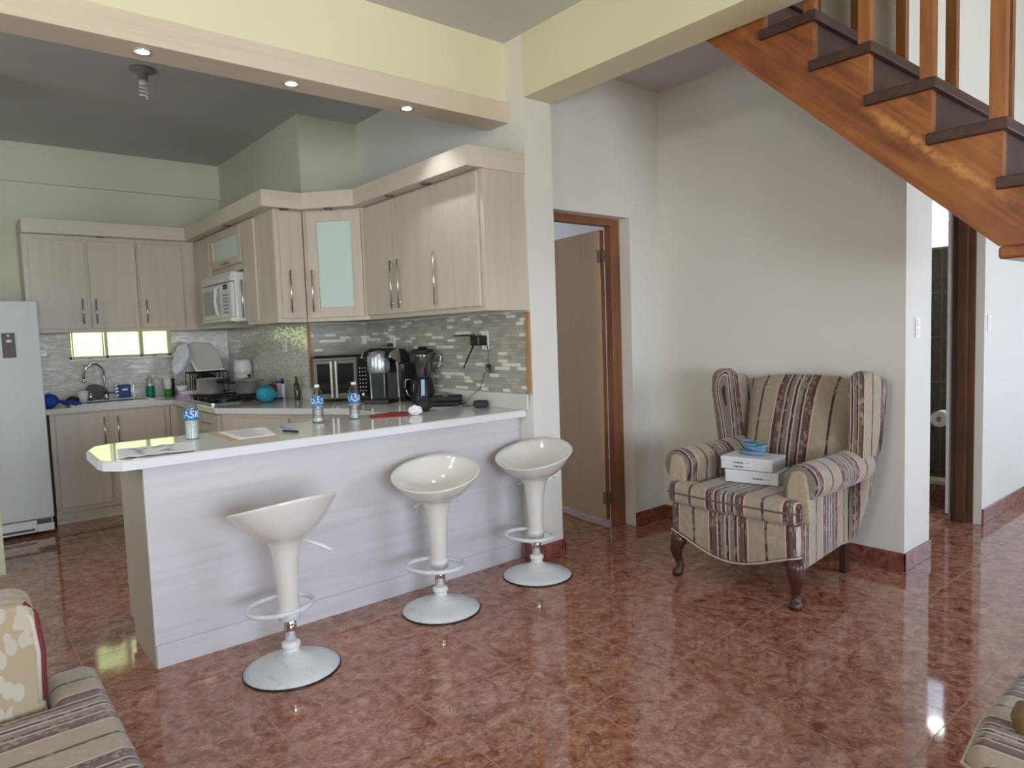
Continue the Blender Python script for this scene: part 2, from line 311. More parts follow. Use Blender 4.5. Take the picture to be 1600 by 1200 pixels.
def grass_mat():
    t = NT('sunlit_grass'); p = t.pos(); n = t.noise(p, 6, 8, 0.7); n2 = t.noise(p, 0.8, 3)
    c = t.ramp(t.mth('ADD', t.mth('MULTIPLY', n, 0.7), t.mth('MULTIPLY', n2, 0.3)), [(0.3, (0.28, 0.38, 0.07, 1)), (0.46, (0.56, 0.63, 0.22, 1)), (0.7, (0.68, 0.72, 0.34, 1))])
    t.base(c); t.b.inputs['Roughness'].default_value = 0.9; return t.m
M_grass = grass_mat()

# ------------------------------------------------------------------ mesh helpers
def origin_of(p):
    v = Vector((0, 0, 0))
    while p is not None: v += p.location; p = p.parent
    return v
class B:
    def __init__(s): s.m = bmesh.new()
    def box(s, x0, x1, y0, y1, z0, z1, rot=0.0, c=None):
        vs = [s.m.verts.new((x, y, z)) for x in (x0, x1) for y in (y0, y1) for z in (z0, z1)]
        for f in ((0, 1, 3, 2), (4, 6, 7, 5), (0, 4, 5, 1), (2, 3, 7, 6), (0, 2, 6, 4), (1, 5, 7, 3)): s.m.faces.new([vs[i] for i in f])
        if rot:
            cc = Vector(c or ((x0+x1)/2, (y0+y1)/2, 0)); bmesh.ops.rotate(s.m, verts=vs, cent=cc, matrix=Matrix.Rotation(rot, 3, 'Z'))
        return s
    def fbox(s, o, u, n, a0, a1, n0, n1, z0, z1):
        u = Vector((u[0], u[1], 0)).normalized(); n = Vector((n[0], n[1], 0)).normalized(); o = Vector((o[0], o[1], 0))
        vs = [s.m.verts.new(o+u*a+n*b+Vector((0, 0, z))) for a in (a0, a1) for b in (n0, n1) for z in (z0, z1)]
        for f in ((0, 1, 3, 2), (4, 6, 7, 5), (0, 4, 5, 1), (2, 3, 7, 6), (0, 2, 6, 4), (1, 5, 7, 3)): s.m.faces.new([vs[i] for i in f])
        return s
    def prism(s, pts, h0, h1, axis='z'):
        def P(a, b, h): return {'z': (a, b, h), 'x': (h, a, b), 'y': (a, h, b)}[axis]
        lo = [s.m.verts.new(P(a, b, h0)) for a, b in pts]; hi = [s.m.verts.new(P(a, b, h1)) for a, b in pts]; n = len(pts)
        s.m.faces.new(lo); s.m.faces.new(hi)
        for i in range(n): s.m.faces.new((lo[i], lo[(i+1) % n], hi[(i+1) % n], hi[i]))
        return s
    def lathe(s, prof, c=(0, 0, 0), n=32, sx=1.0, sy=1.0, close=True, axis='z'):
        rings = []; c = Vector(c)
        for r, z in prof:
            ring = []
            for i in range(n):
                a = 2*PI*i/n; p = Vector((r*math.cos(a)*sx, r*math.sin(a)*sy, z))
                if axis == 'x': p = Vector((z, p.x, p.y))
                if axis == 'y': p = Vector((p.x, z, p.y))
                ring.append(s.m.verts.new(c+p))
            rings.append(ring)
        for a, b in zip(rings, rings[1:]):
            for i in range(n): s.m.faces.new((a[i], a[(i+1) % n], b[(i+1) % n], b[i]))
        if close: s.m.faces.new(rings[0]); s.m.faces.new(rings[-1])
        return s
    def tube(s, pts, r, n=10, cyc=False):
        pts = [Vector(p) for p in pts]; N = len(pts); rs = r if isinstance(r, (list, tuple)) else [r]*N; rings = []
        up = None
        for i, p in enumerate(pts):
            a = pts[(i-1) % N] if (cyc or i) else p; b = pts[(i+1) % N] if (cyc or i < N-1) else p
            d = (b-a).normalized()
            if up is None: up = d.orthogonal().normalized()
            up = (up-d*up.dot(d)); up = up.normalized() if up.length > 1e-5 else d.orthogonal().normalized()
            v = d.cross(up)
            rings.append([s.m.verts.new(p+(up*math.cos(2*PI*k/n)+v*math.sin(2*PI*k/n))*rs[i]) for k in range(n)])
        for i in range(N-1 if not cyc else N):
            a, b = rings[i], rings[(i+1) % N]
            for k in range(n): s.m.faces.new((a[k], a[(k+1) % n], b[(k+1) % n], b[k]))
        if not cyc: s.m.faces.new(rings[0]); s.m.faces.new(rings[-1])
        return s
    def ball(s, c, r, sx=1, sy=1, sz=1, seg=20, jitter=0.0):
        rr = bmesh.ops.create_uvsphere(s.m, u_segments=seg, v_segments=max(6, seg//2), radius=r)
        for v in rr['verts']:
            k = 1+random.uniform(-jitter, jitter); v.co = Vector((v.co.x*sx*k, v.co.y*sy*k, v.co.z*sz*k))+Vector(c)
        return s
    def crumple(s, amp, f=60.0):
        for v in s.m.verts:
            c = v.co; k = math.sin(c.x*f+1.3*math.sin(c.z*f*0.7))*math.sin(c.z*f*0.8+1.1*math.sin(c.y*f*0.9)+0.7)+0.6*math.sin(c.y*f*1.7+c.x*f*0.9)
            v.co = c+c.normalized()*amp*k
        return s
    def quad(s, pts):
        s.m.faces.new([s.m.verts.new(p) for p in pts]); return s
    def obj(s, name, mat, parent=None, local=False, smooth=False, bevel=0.0, seg=2, sub=0, label=None, cat=None, group=None, kind=None, solid=0.0):
        bmesh.ops.recalc_face_normals(s.m, faces=s.m.faces)
        me = bpy.data.meshes.new(name); s.m.to_mesh(me); s.m.free()
        o = bpy.data.objects.new(name, me); C.objects.link(o)
        if mat is not None: me.materials.append(mat)
        if parent is not None:
            if not local: me.transform(Matrix.Translation(-origin_of(parent)))
            o.parent = parent
        elif not local:
            vs = [v.co for v in me.vertices]; mn = Vector([min(v[i] for v in vs) for i in range(3)]); mxv = Vector([max(v[i] for v in vs) for i in range(3)])
            org = Vector(((mn.x+mxv.x)/2, (mn.y+mxv.y)/2, mn.z)); me.transform(Matrix.Translation(-org)); o.location = org
        if smooth:
            for p in me.polygons: p.use_smooth = True
        if solid: md = o.modifiers.new('solid', 'SOLIDIFY'); md.thickness = solid
        if bevel:
            md = o.modifiers.new('bevel', 'BEVEL'); md.width = bevel; md.segments = seg; md.limit_method = 'ANGLE'; md.angle_limit = math.radians(35)
        if sub: md = o.modifiers.new('sub', 'SUBSURF'); md.levels = sub; md.render_levels = sub
        if label: o['label'] = label
        if cat: o['category'] = cat
        if group: o['group'] = group
        if kind: o['kind'] = kind
        return o
def thing(name, label, cat, loc, rz=0.0, group=None, kind=None):
    o = bpy.data.objects.new(name, None); C.objects.link(o); o.location = loc; o.rotation_euler = (0, 0, rz); o.empty_display_size = 0.1
    o['label'] = label; o['category'] = cat
    if group: o['group'] = group
    if kind: o['kind'] = kind
    return o
def sharp(o, ang=40):
    for p in o.data.polygons: p.use_smooth = True
    o.data.set_sharp_from_angle(angle=math.radians(ang)); return o
def struct(name, b, mat, label=None, cat='wall', bevel=0.0):
    return b.obj(name, mat, kind='structure', label=label or name.replace('_', ' '), cat=cat, bevel=bevel)
def text_mesh(s, size, depth=0.0005):
    cu = bpy.data.curves.new('lettering', 'FONT'); cu.body = s; cu.size = size; cu.extrude = depth; cu.align_x = 'CENTER'; cu.align_y = 'CENTER'
    o = bpy.data.objects.new('lettering', cu); C.objects.link(o); bpy.context.view_layer.update()
    me = bpy.data.meshes.new_from_object(o); bpy.data.objects.remove(o); bpy.data.curves.remove(cu); return me
def lettering(s, size, mat, loc, xdir, ydir, parent, name='lettering'):
    me = text_mesh(s, size); x = Vector(xdir).normalized(); y = Vector(ydir).normalized(); z = x.cross(y)
    m = Matrix((x, y, z)).transposed().to_4x4(); m.translation = Vector(loc)-origin_of(parent); me.transform(m); me.materials.clear(); me.materials.append(mat)
    o = bpy.data.objects.new(name, me); C.objects.link(o); o.parent = parent; return o

# ================================================================== SETTING
struct('floor', B().box(-4, 7.4, -6.5, 4.1, -0.12, 0), M_floor, 'glossy red marbled tile floor', 'floor')
ZT = 5.0
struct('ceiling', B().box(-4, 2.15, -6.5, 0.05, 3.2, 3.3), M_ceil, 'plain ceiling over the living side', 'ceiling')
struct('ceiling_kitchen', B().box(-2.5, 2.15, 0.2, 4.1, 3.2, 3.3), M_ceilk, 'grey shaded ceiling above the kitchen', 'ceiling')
struct('ceiling_hall', B().box(2.37, 3.62, -0.95, 0.1, 3.14, 3.28), M_ceil, 'ceiling in the corner above the hall door', 'ceiling')
struct('ceiling_stairwell', B().box(2.37, 7.4, -6.5, -0.9, ZT, ZT+0.1), M_wall, 'high ceiling over the stairs', 'ceiling')
# kitchen back wall with its low window
WX0, WX1, WZ0, WZ1 = 0.255, 1.105, 1.335, 1.72
bw = B().box(-2.5, WX0, 3.98, 4.12, 0, 3.2).box(WX1, 1.80, 3.98, 4.12, 0, 3.2).box(WX0, WX1, 3.98, 4.12, 0, WZ0).box(WX0, WX1, 3.98, 4.12, WZ1, 3.2)
struct('wall_back', bw, M_green, 'pale green kitchen back wall')
struct('trim_1', B().box(-2.5, 1.64, 3.945, 3.985, 2.87, 3.2), M_green, 'shallow plaster beam along the top of the back wall', 'beam')
struct('wall_column', B().box(1.64, 2.15, 1.97, 4.1, 0, 3.2), M_green, 'boxed-out green wall in the kitchen corner')
struct('wall_divider', B().box(2.15, 2.37, -0.13, 4.1, 0, ZT), M_wall, 'wall between kitchen and hall ending in a white pillar')
struct('wall_beam', B().box(2.15, 2.37, -6.5, -0.13, 2.835, ZT), M_cream, 'deep cream ceiling beam running over the hall opening', 'beam')
struct('wall_header', B().box(-4, 2.15, 0.035, 0.20, 2.84, ZT), M_cream, 'cream header wall above the bar beam', 'beam')
struct('wall_left', B().box(-4.1, -4, -6.5, -3.5, 0, 3.2).box(-4.1, -4, -1.7, 0.2, 0, 3.2).box(-4.1, -4, -3.5, -1.7, 0, 0.8).box(-4.1, -4, -3.5, -1.7, 2.1, 3.2), M_cream, 'left living room wall')
struct('wall_behind', B().box(-4, -1.8, -6.6, -6.5, 0, ZT).box(0.6, 2.8, -6.6, -6.5, 0, ZT).box(5.0, 7.4, -6.6, -6.5, 0, ZT).box(-1.8, 0.6, -6.6, -6.5, 0, 0.7).box(2.8, 5.0, -6.6, -6.5, 0, 0.7).box(-1.8, 0.6, -6.6, -6.5, 2.2, ZT).box(2.8, 5.0, -6.6, -6.5, 2.2, ZT), M_cream, 'wall behind the photographer')
struct('wall_end', B().box(7.4, 7.5, -6.5, -4.7, 0, ZT).box(7.4, 7.5, -2.5, -1.55, 0, ZT).box(7.4, 7.5, -4.7, -2.5, 2.3, ZT), M_wall, 'far right end wall')
struct('wall_kitchen_side', B().box(-2.6, -2.5, 0.2, 0.4, 0, 3.2).box(-2.6, -2.5, 1.8, 4.1, 0, 3.2).box(-2.6, -2.5, 0.4, 1.8, 0, 1.0).box(-2.6, -2.5, 0.4, 1.8, 2.2, 3.2).box(-4, -2.5, 0.2, 0.3, 0, 3.2), M_green, 'left kitchen wall')
struct('wall_partition', B().box(-0.80, -0.412, 2.14, 2.24, 0, 3.2), M_green, 'partition wall at the left edge in front of the fridge')
hd = B().box(2.37, 2.42, -0.06, 0.10, 0, 3.14).box(3.17, 3.62, -0.06, 0.10, 0, 3.14).box(2.42, 3.17, -0.06, 0.10, 2.215, 3.14)
struct('wall_hall', hd, M_wall, 'white wall around the open hall door')
struct('wall_right', B().prism([(3.5, -1.75), (3.87, -1.75), (3.87, -1.55), (3.62, -1.55), (3.62, -0.06), (3.5, -0.06)], 0, ZT), M_wall, 'white wall behind the armchair')
struct('wall_hall_end', B().box(3.87, 4.82, -1.75, -1.55, 2.30, ZT).box(4.82, 7.4, -1.75, -1.55, 0, ZT), M_wall, 'bluish white wall right of the bathroom doorway')
struct('wall_stairwell', B().box(2.37, 3.62, -0.95, -0.85, 3.28, ZT), M_wall, 'wall closing the stairwell above the hall')
# bathroom
struct('wall_bathroom', B().box(3.62, 6.9, -0.35, -0.25, 0, 3.0).box(6.6, 6.7, -1.55, -0.35, 0, 2.08).box(6.6, 6.7, -1.55, -0.35, 2.62, 3.0), M_bath, 'grey green tiled bathroom wall')
struct('ceiling_bathroom', B().box(3.62, 6.9, -1.55, -0.25, 3.0, 3.1), M_wall, 'bathroom ceiling', 'ceiling')
B().box(5.22, 5.34, -1.54, -0.36, 0, 0.155).obj('trim_2', M_base, kind='structure', label='dark red tiled shower curb', cat='curb')
B().box(5.21, 5.35, -1.54, -0.36, 0.155, 0.185).obj('trim_3', M_cord, kind='structure', label='pale capping on the shower curb', cat='curb')
# bedroom behind the open door
struct('wall_bedroom', B().box(2.37, 5.0, 3.9, 4.0, 0, 2.8).box(5.0, 5.1, 0.1, 4.0, 0, 2.8), M_wall, 'white bedroom walls beyond the open door')
struct('ceiling_bedroom', B().box(2.37, 5.1, 0.1, 4.0, 2.8, 2.9), M_wall, 'bedroom ceiling', 'ceiling')
# baseboards
def bb(name, boxes, lab):
    b = B()
    for x in boxes: b.box(*x)
    b.obj(name, M_base, kind='structure', label=lab, cat='baseboard', bevel=0.003)
bb('baseboard_pillar', [(2.14, 2.382, -0.142, -0.131, 0, 0.10), (2.371, 2.382, -0.142, -0.075, 0, 0.10), (2.139, 2.149, -0.142, -0.01, 0, 0.10)], 'red tile baseboard around the pillar')
bb('baseboard_hall', [(3.17, 3.5, -0.072, -0.061, 0, 0.10)], 'red tile baseboard beside the hall door')
bb('baseboard_right', [(3.488, 3.499, -1.762, -0.072, 0, 0.105), (3.488, 3.87, -1.762, -1.751, 0, 0.105)], 'red tile baseboard behind the armchair')
bb('baseboard_end', [(4.82, 7.4, -1.762, -1.751, 0, 0.105)], 'red tile baseboard along the hallway wall')
# back window
wf = B()
for x in (WX0, WX0+0.29, WX0+0.575, WX1-0.03): wf.box(x, x+0.022, 4.0, 4.04, WZ0, WZ1)
wf.box(WX0, WX1, 4.0, 4.04, WZ0, WZ0+0.025)
for x in (WX0+0.03, WX0+0.27, WX0+0.60): wf.box(x, x+0.010, 4.01, 4.03, WZ0, WZ1)
wo = wf.obj('window_1', M_winfr, kind='structure', label='low three-pane window above the sink with sunlit grass outside', cat='window', bevel=0.002)
B().box(WX0, WX1, 4.045, 4.048, WZ0, WZ1).obj('window_glass', G_pane, parent=wo)
B().box(WX0-0.02, WX1+0.02, 3.95, 4.02, WZ0-0.018, WZ0).obj('window_sill', M_white, parent=wo, bevel=0.003)
for x in (0.40, 0.93): B().box(x, x+0.035, 3.955, 3.975, WZ0-0.02 if x < .5 else WZ0, WZ0+0.022).obj('window_latch', M_metalhinge, parent=wo)
# bathroom louvres
lo = B().box(6.60, 6.66, -1.55, -0.35, 2.08, 2.10).obj('window_2', M_winfr, kind='structure', label='louvred bathroom window seen through the narrow doorway', cat='window')
for k in range(5):
    z = 2.14+k*0.095; b = B(); b.prism([(6.60, z), (6.605, z), (6.665, z+0.034), (6.660, z+0.034)], -1.54, -0.36, 'y'); b.obj('louvre_blade', M_dsteel, parent=lo)
# outdoors
def ground():
    b = B(); n = 24
    for i in range(n):
        for j in range(n):
            pass
    g = [[b.m.verts.new((-14+30*i/n, 4.6+26*j/n, 0.2+0.48*(26*j/n)+0.12*math.sin(i*1.3)*math.sin(j*0.9))) for j in range(n+1)] for i in range(n+1)]
    for i in range(n):
        for j in range(n): b.m.faces.new((g[i][j], g[i+1][j], g[i+1][j+1], g[i][j+1]))
    b.obj('grass_slope', M_grass, label='sunlit grassy slope outside the kitchen window', cat='grass', kind='stuff', smooth=True)
ground()
# wood clad beam with three downlights
B().box(-4, 2.149, 0.015, 0.21, 2.72, 2.842).obj('trim_4', laminate('oak_beam_cladding', (0.64, 0.54, 0.41, 1), 'x'), kind='structure', label='pale wood clad beam over the bar', cat='beam', bevel=0.002)
for (x, y), lab in zip(((0.141, 0.100), (0.815, 0.110), (1.491, 0.118)), ('leftmost lit downlight in the wood beam, above the bulb holder', 'middle lit downlight in the wood beam', 'rightmost lit downlight in the wood beam, nearest the pillar')):
    t = thing('downlight', lab, 'light', (x, y, 2.72), group='lit downlights in the bar beam')
    B().lathe([(0.030, -0.0005), (0.042, -0.003), (0.040, -0.006), (0.028, -0.004)], n=28, close=False).obj('trim_ring', M_chrome, parent=t, local=True, smooth=True)
    B().lathe([(0.001, -0.003), (0.027, -0.0035), (0.030, -0.001)], n=28).obj('lens', M_lamp, parent=t, local=True)
    l = bpy.data.lights.new('downlight_beam', 'SPOT'); l.energy = 9; l.spot_size = math.radians(110); l.spot_blend = 0.6; l.shadow_soft_size = 0.03; l.color = (0.93, 0.97, 1)
    lo_ = bpy.data.objects.new('downlight_beam', l); C.objects.link(lo_); lo_.location = (x, y, 2.705)
# bulb holder
t = thing('ceiling_bulb', 'unlit spiral bulb in a round holder on the kitchen ceiling', 'light', (0.491, 1.665, 3.2))
B().lathe([(0.0, 0), (0.075, 0), (0.078, -0.012), (0.05, -0.022), (0.032, -0.03), (0.030, -0.07), (0, -0.07)], n=28).obj('holder', plain('grey_porcelain', (0.22, 0.22, 0.20, 1), 0.4), parent=t, local=True, smooth=True)
sp = [(0.022*math.cos(a*0.5), 0.022*math.sin(a*0.5), -0.105-0.0019*a) for a in range(0, 40)]
B().tube(sp, 0.006, 8).lathe([(0.0, -0.07), (0.024, -0.07), (0.024, -0.10), (0.0, -0.10)], n=20).obj('spiral_bulb', M_bulb, parent=t, local=True, smooth=True)

# ---- mosaic backsplashes (thin tile sheets on the walls)
def slab(name, box, mat, lab): return B().box(*box).obj(name, mat, kind='structure', label=lab, cat='backsplash')
slab('trim_5', (1.645, 2.142, 1.962, 1.969, 1.055, 1.56), M_mosx, 'grey mosaic backsplash behind the toaster oven')
slab('trim_6', (2.142, 2.149, -0.10, 1.969, 1.055, 1.56), M_mosy, 'grey mosaic backsplash along the right wall')
b = B().box(-0.75, WX0, 3.973, 3.979, 1.055, 1.56).box(WX1, 1.64, 3.973, 3.979, 1.055, 1.56).box(WX0, WX1, 3.973, 3.979, 1.055, WZ0-0.02)
b.obj('trim_7', M_wmosx, kind='structure', label='white mosaic backsplash behind the sink', cat='backsplash')
slab('trim_8', (1.633, 1.639, 1.99, 3.973, 1.055, 1.56), M_wmosy, 'glittering white mosaic backsplash behind the cooktop')
slab('trim_9', (1.628, 1.646, 1.953, 1.975, 1.055, 1.56), W_trim, 'honey wood strip where the two mosaics meet')
slab('trim_10', (2.134, 2.149, -0.128, -0.098, 1.055, 1.56), W_trim, 'honey wood strip ending the mosaic at the pillar')

# ================================================================== CABINETS
def handle(parent, o, u, n, a, z0, z1, off=0.036, horiz=False):
    u = Vector((u[0], u[1], 0)).normalized(); n = Vector((n[0], n[1], 0)).normalized(); o = Vector((o[0], o[1], 0))
    P = lambda aa, b, z: o+u*aa+n*b+Vector((0, 0, z))
    b = B()
    if horiz:
        b.tube([P(z0, off, a), P(z1, off, a)], 0.006); L = z1-z0
        for q in (z0+0.12*L, z1-0.12*L): b.tube([P(q, 0.0, a), P(q, off, a)], 0.004, 8)
    else:
        b.tube([P(a, off, z0), P(a, off, z1)], 0.0065); L = z1-z0
        for q in (z0+0.12*L, z1-0.12*L): b.tube([P(a, 0.0, q), P(a, off, q)], 0.0045, 8)
    return b.obj('handle', M_steel, parent=parent, smooth=True)
def cabinet(name, lab, body_pts, z0, z1, o, u, n, doors, cat='cabinet', kick=None, group=None, glass=(), bodymat=None):
    cx = sum(p[0] for p in body_pts)/len(body_pts); cy = sum(p[1] for p in body_pts)/len(body_pts)
    t = thing(name, lab, cat, (cx, cy, z0 if not kick else 0), group=group)
    B().prism(body_pts, z0, z1).obj('body', bodymat or LV, parent=t, bevel=0.002)
    if kick: B().prism(kick, 0, z0).obj('plinth', LX, parent=t)
    for d in doors:
        a0, a1, dz0, dz1 = d[:4]; g = d[5] if len(d) > 5 else None; nm = d[6] if len(d) > 6 else 'door'
        if g:
            fr = 0.075 if (a1-a0) < 0.5 else 0.065
            b = B().fbox(o, u, n, a0, a0+fr, 0.001, 0.02, dz0, dz1).fbox(o, u, n, a1-fr, a1, 0.001, 0.02, dz0, dz1).fbox(o, u, n, a0+fr, a1-fr, 0.001, 0.02, dz0, dz0+fr).fbox(o, u, n, a0+fr, a1-fr, 0.001, 0.02, dz1-fr, dz1)
            dd = b.obj(nm, LV, parent=t, bevel=0.0015)
            B().fbox(o, u, n, a0+fr-0.002, a1-fr+0.002, 0.004, 0.010, dz0+fr-0.002, dz1-fr+0.002).obj('frosted_pane', M_frost, parent=dd)
        else:
            dd = B().fbox(o, u, n, a0, a1, 0.001, 0.02, dz0, dz1).obj(nm, LV, parent=t, bevel=0.002)
        h = d[4]
        if h is None: continue
        if h[0] == 'h': handle(dd, o, u, n, h[1], h[2], h[3], horiz=True)
        else: handle(dd, o, u, n, h[0], h[1], h[2], off=0.048)
    return t
ZB, ZC = 1.57, 2.44
# back wall uppers (face y=3.63, outward -Y)
cabinet('wall_cabinet', 'two-door upper cabinet left of the window, beside the fridge', [(-0.06, 3.63), (0.775, 3.63), (0.775, 3.972), (-0.06, 3.972)], ZB, ZC, (0, 3.63), (1, 0), (0, -1),
        [(-0.02, 0.37, 1.60, 2.345, (0.335, 1.64, 1.85)), (0.40, 0.765, 1.60, 2.345, (0.435, 1.64, 1.85))])
cabinet('wall_cabinet', 'single-door upper cabinet over the right half of the window', [(0.777, 3.63), (1.278, 3.63), (1.278, 3.972), (0.777, 3.972)], ZB, ZC, (0, 3.63), (1, 0), (0, -1),
        [(0.79, 1.15, 1.60, 2.345, (0.83, 1.64, 1.85))])
X = 1.28
cabinet('wall_cabinet', 'tall plain upper cabinet left of the microwave', [(X, 3.125), (1.632, 3.125), (1.632, 3.97), (X, 3.97)], ZB, ZC, (X, 0), (0, 1), (-1, 0), [(3.15, 3.60, 1.60, 2.375, None)])
cabinet('wall_cabinet', 'short upper cabinet with frosted flip door above the microwave', [(X, 2.302), (1.632, 2.302), (1.632, 3.123), (X, 3.123)], 2.02, ZC, (X, 0), (0, 1), (-1, 0),
        [(2.325, 3.10, 2.075, 2.375, ('h', 2.10, 2.58, 2.80), True)])
cabinet('wall_cabinet', 'narrow upper cabinet just right of the microwave', [(X, 1.972), (1.632, 1.972), (1.632, 2.30), (X, 2.30)], ZB, ZC, (X, 0), (0, 1), (-1, 0), [(2.02, 2.285, 1.60, 2.375, (2.255, 1.63, 1.93))])
cabinet('wall_cabinet', 'slim upper cabinet with one long handle, left of the frosted corner door', [(X, 1.66), (1.498, 1.66), (1.498, 1.958), (X, 1.958)], ZB, ZC, (0, 1.66), (1, 0), (0, -1), [(1.315, 1.487, 1.60, 2.375, (1.37, 1.64, 1.95))])
D0, D1 = Vector((1.502, 1.655)), Vector((1.828, 1.306)); du = (D1-D0); DL = du.length; dn = (-abs(du.y), -abs(du.x))
cabinet('wall_cabinet', 'corner upper cabinet with tall frosted glass door', [(D0.x, D0.y), (D1.x, D1.y), (2.138, 1.306), (2.138, 1.955), (1.502, 1.955)], ZB, ZC, tuple(D0), tuple(du), dn, [(0.035, DL-0.03, 1.60, 2.375, (0.07, 1.64, 1.95), True)])
XR = 1.83
cabinet('wall_cabinet', 'two-door upper cabinet on the right wall above the coffee maker', [(XR, 0.402), (2.138, 0.402), (2.138, 1.304), (XR, 1.304)], ZB, ZC, (XR, 0), (0, 1), (-1, 0),
        [(0.405, 0.842, 1.60, 2.375, (0.80, 1.63, 1.96)), (0.850, 1.29, 1.60, 2.375, (0.895, 1.63, 1.96))])
cabinet('wall_cabinet', 'single-door upper cabinet with broad side panel next to the pillar', [(XR, -0.115), (2.148, -0.115), (2.148, -0.10), (2.138, -0.10), (2.138, 0.400), (XR, 0.400)], ZB, ZC, (XR, 0), (0, 1), (-1, 0),
        [(-0.075, 0.398, 1.60, 2.375, (0.36, 1.63, 1.96))])
# cornice
co = [(-0.06, 3.972), (-0.06, 3.52), (1.17, 3.52), (1.17, 1.565), (1.452, 1.565), (1.712, 1.250), (1.712, -0.125), (2.149, -0.125)]
ci = [(2.149, -0.105), (1.732, -0.105), (1.732, 1.262), (1.462, 1.585), (1.19, 1.585), (1.19, 3.54), (-0.04, 3.54), (-0.04, 3.972)]
cn = B().prism(co+ci, 2.385, 2.50)
cn.obj('cornice', LX, label='continuous pale wood cornice running along the top of all upper cabinets', cat='cornice', bevel=0.0015)
sof = thing('cornice_soffit', 'thin board under the cornice holding small round lights', 'soffit', (1.4, 1.6, 2.385))
b = B().prism([(-0.04, 3.54), (1.19, 3.54), (1.19, 1.585), (1.462, 1.585), (1.732, 1.262), (1.732, -0.105), (1.829, -0.105), (1.829, 1.305), (1.50, 1.659), (1.279, 1.659), (1.279, 3.629), (-0.04, 3.629)], 2.387, 2.397)
b.obj('board', LY, parent=sof)
for x, y in ((1.768, 0.835), (1.777, 0.397), (1.35, 1.62), (1.62, 1.46), (1.232, 2.52), (0.5, 3.58)):
    B().lathe([(0.022, 0), (0.034, -0.001), (0.033, -0.005), (0.024, -0.004)], (x, y, 2.387), n=20, close=False).obj('light_ring', M_dsteel, parent=sof, smooth=True)

# base cabinets
ZW0, ZW1 = 0.91, 0.955
cabinet('base_cabinet', 'two-door sink base cabinet under the back worktop', [(0.0, 3.30), (0.888, 3.30), (0.888, 3.97), (0.0, 3.97)], 0.10, ZW0-0.002, (0, 3.30), (1, 0), (0, -1),
        [(0.035, 0.40, 0.14, 0.895, (0.375, 0.62, 0.86)), (0.45, 0.84, 0.14, 0.895, (0.475, 0.62, 0.86))], kick=[(0.0, 3.34), (0.888, 3.34), (0.888, 3.97), (0.0, 3.97)])
cabinet('base_cabinet', 'drawer base cabinet under the cooktop', [(0.95, 2.04), (1.63, 2.04), (1.63, 3.97), (0.892, 3.97), (0.892, 3.30), (0.95, 3.30)], 0.10, ZW0-0.002, (0.95, 0), (0, 1), (-1, 0),
        [(2.07, 2.55, 0.75, 0.895, ('h', 0.82, 2.20, 2.42), False, 'drawer'), (2.07, 2.55, 0.58, 0.735, ('h', 0.65, 2.20, 2.42), False, 'drawer'), (2.07, 2.55, 0.14, 0.565, ('h', 0.35, 2.20, 2.42), False, 'drawer'), (2.59, 3.20, 0.14, 0.895, (2.64, 0.55, 0.85))],
        kick=[(1.0, 2.04), (1.63, 2.04), (1.63, 3.97), (1.0, 3.97)])
E0, E1 = Vector((0.955, 2.03)), Vector((1.535, 1.055)); eu = E1-E0; EL = eu.length; en = (-abs(eu.y), -abs(eu.x))
cabinet('base_cabinet', 'angled base cabinet with two doors behind the bar', [(E0.x, E0.y), (E1.x, E1.y), (2.14, 1.055), (2.14, 1.955), (1.63, 1.955), (1.63, 2.03)], 0.10, ZW0-0.002, tuple(E0), tuple(eu), en,
        [(0.10, 0.60, 0.14, 0.88, (0.565, 0.62, 0.84)), (0.645, EL-0.04, 0.14, 0.88, (0.69, 0.62, 0.84))], kick=[(E0.x+0.05, E0.y), (E1.x+0.05, E1.y), (2.14, 1.055), (2.14, 1.955), (1.63, 1.955)])
cabinet('base_cabinet', 'plain base cabinet below the coffee maker behind the bar', [(1.535, 0.525), (2.14, 0.525), (2.14, 1.053), (1.535, 1.053)], 0.10, ZW0-0.002, (1.535, 0), (0, 1), (-1, 0), [(0.56, 1.03, 0.14, 0.88, None)], kick=[(1.58, 0.525), (2.14, 0.525), (2.14, 1.053), (1.58, 1.053)])
# kitchen worktop
wt = thing('worktop', 'white laminate worktop running from the sink to the bar', 'worktop', (1.2, 2.5, ZW0))
kp = [(-0.03, 3.972), (-0.03, 3.265), (0.905, 3.265), (0.905, 2.035), (1.50, 1.035), (1.50, 0.603), (2.141, 0.603), (2.141, 1.96), (1.632, 1.96), (1.632, 3.972)]
B().prism(kp, ZW0, ZW1).obj('worktop_slab', M_top, parent=wt, bevel=0.006, seg=3)
B().box(-0.03, 1.615, 3.955, 3.971, ZW1, 1.054).box(1.615, 1.631, 1.97, 3.971, ZW1, 1.054).box(1.615, 2.141, 1.945, 1.960, ZW1, 1.054).box(2.125, 2.141, -0.10, 1.945, ZW1, 1.054).obj('trim_13', M_top, kind='structure', label='low white upstand along the worktop backs', cat='upstand', bevel=0.002)
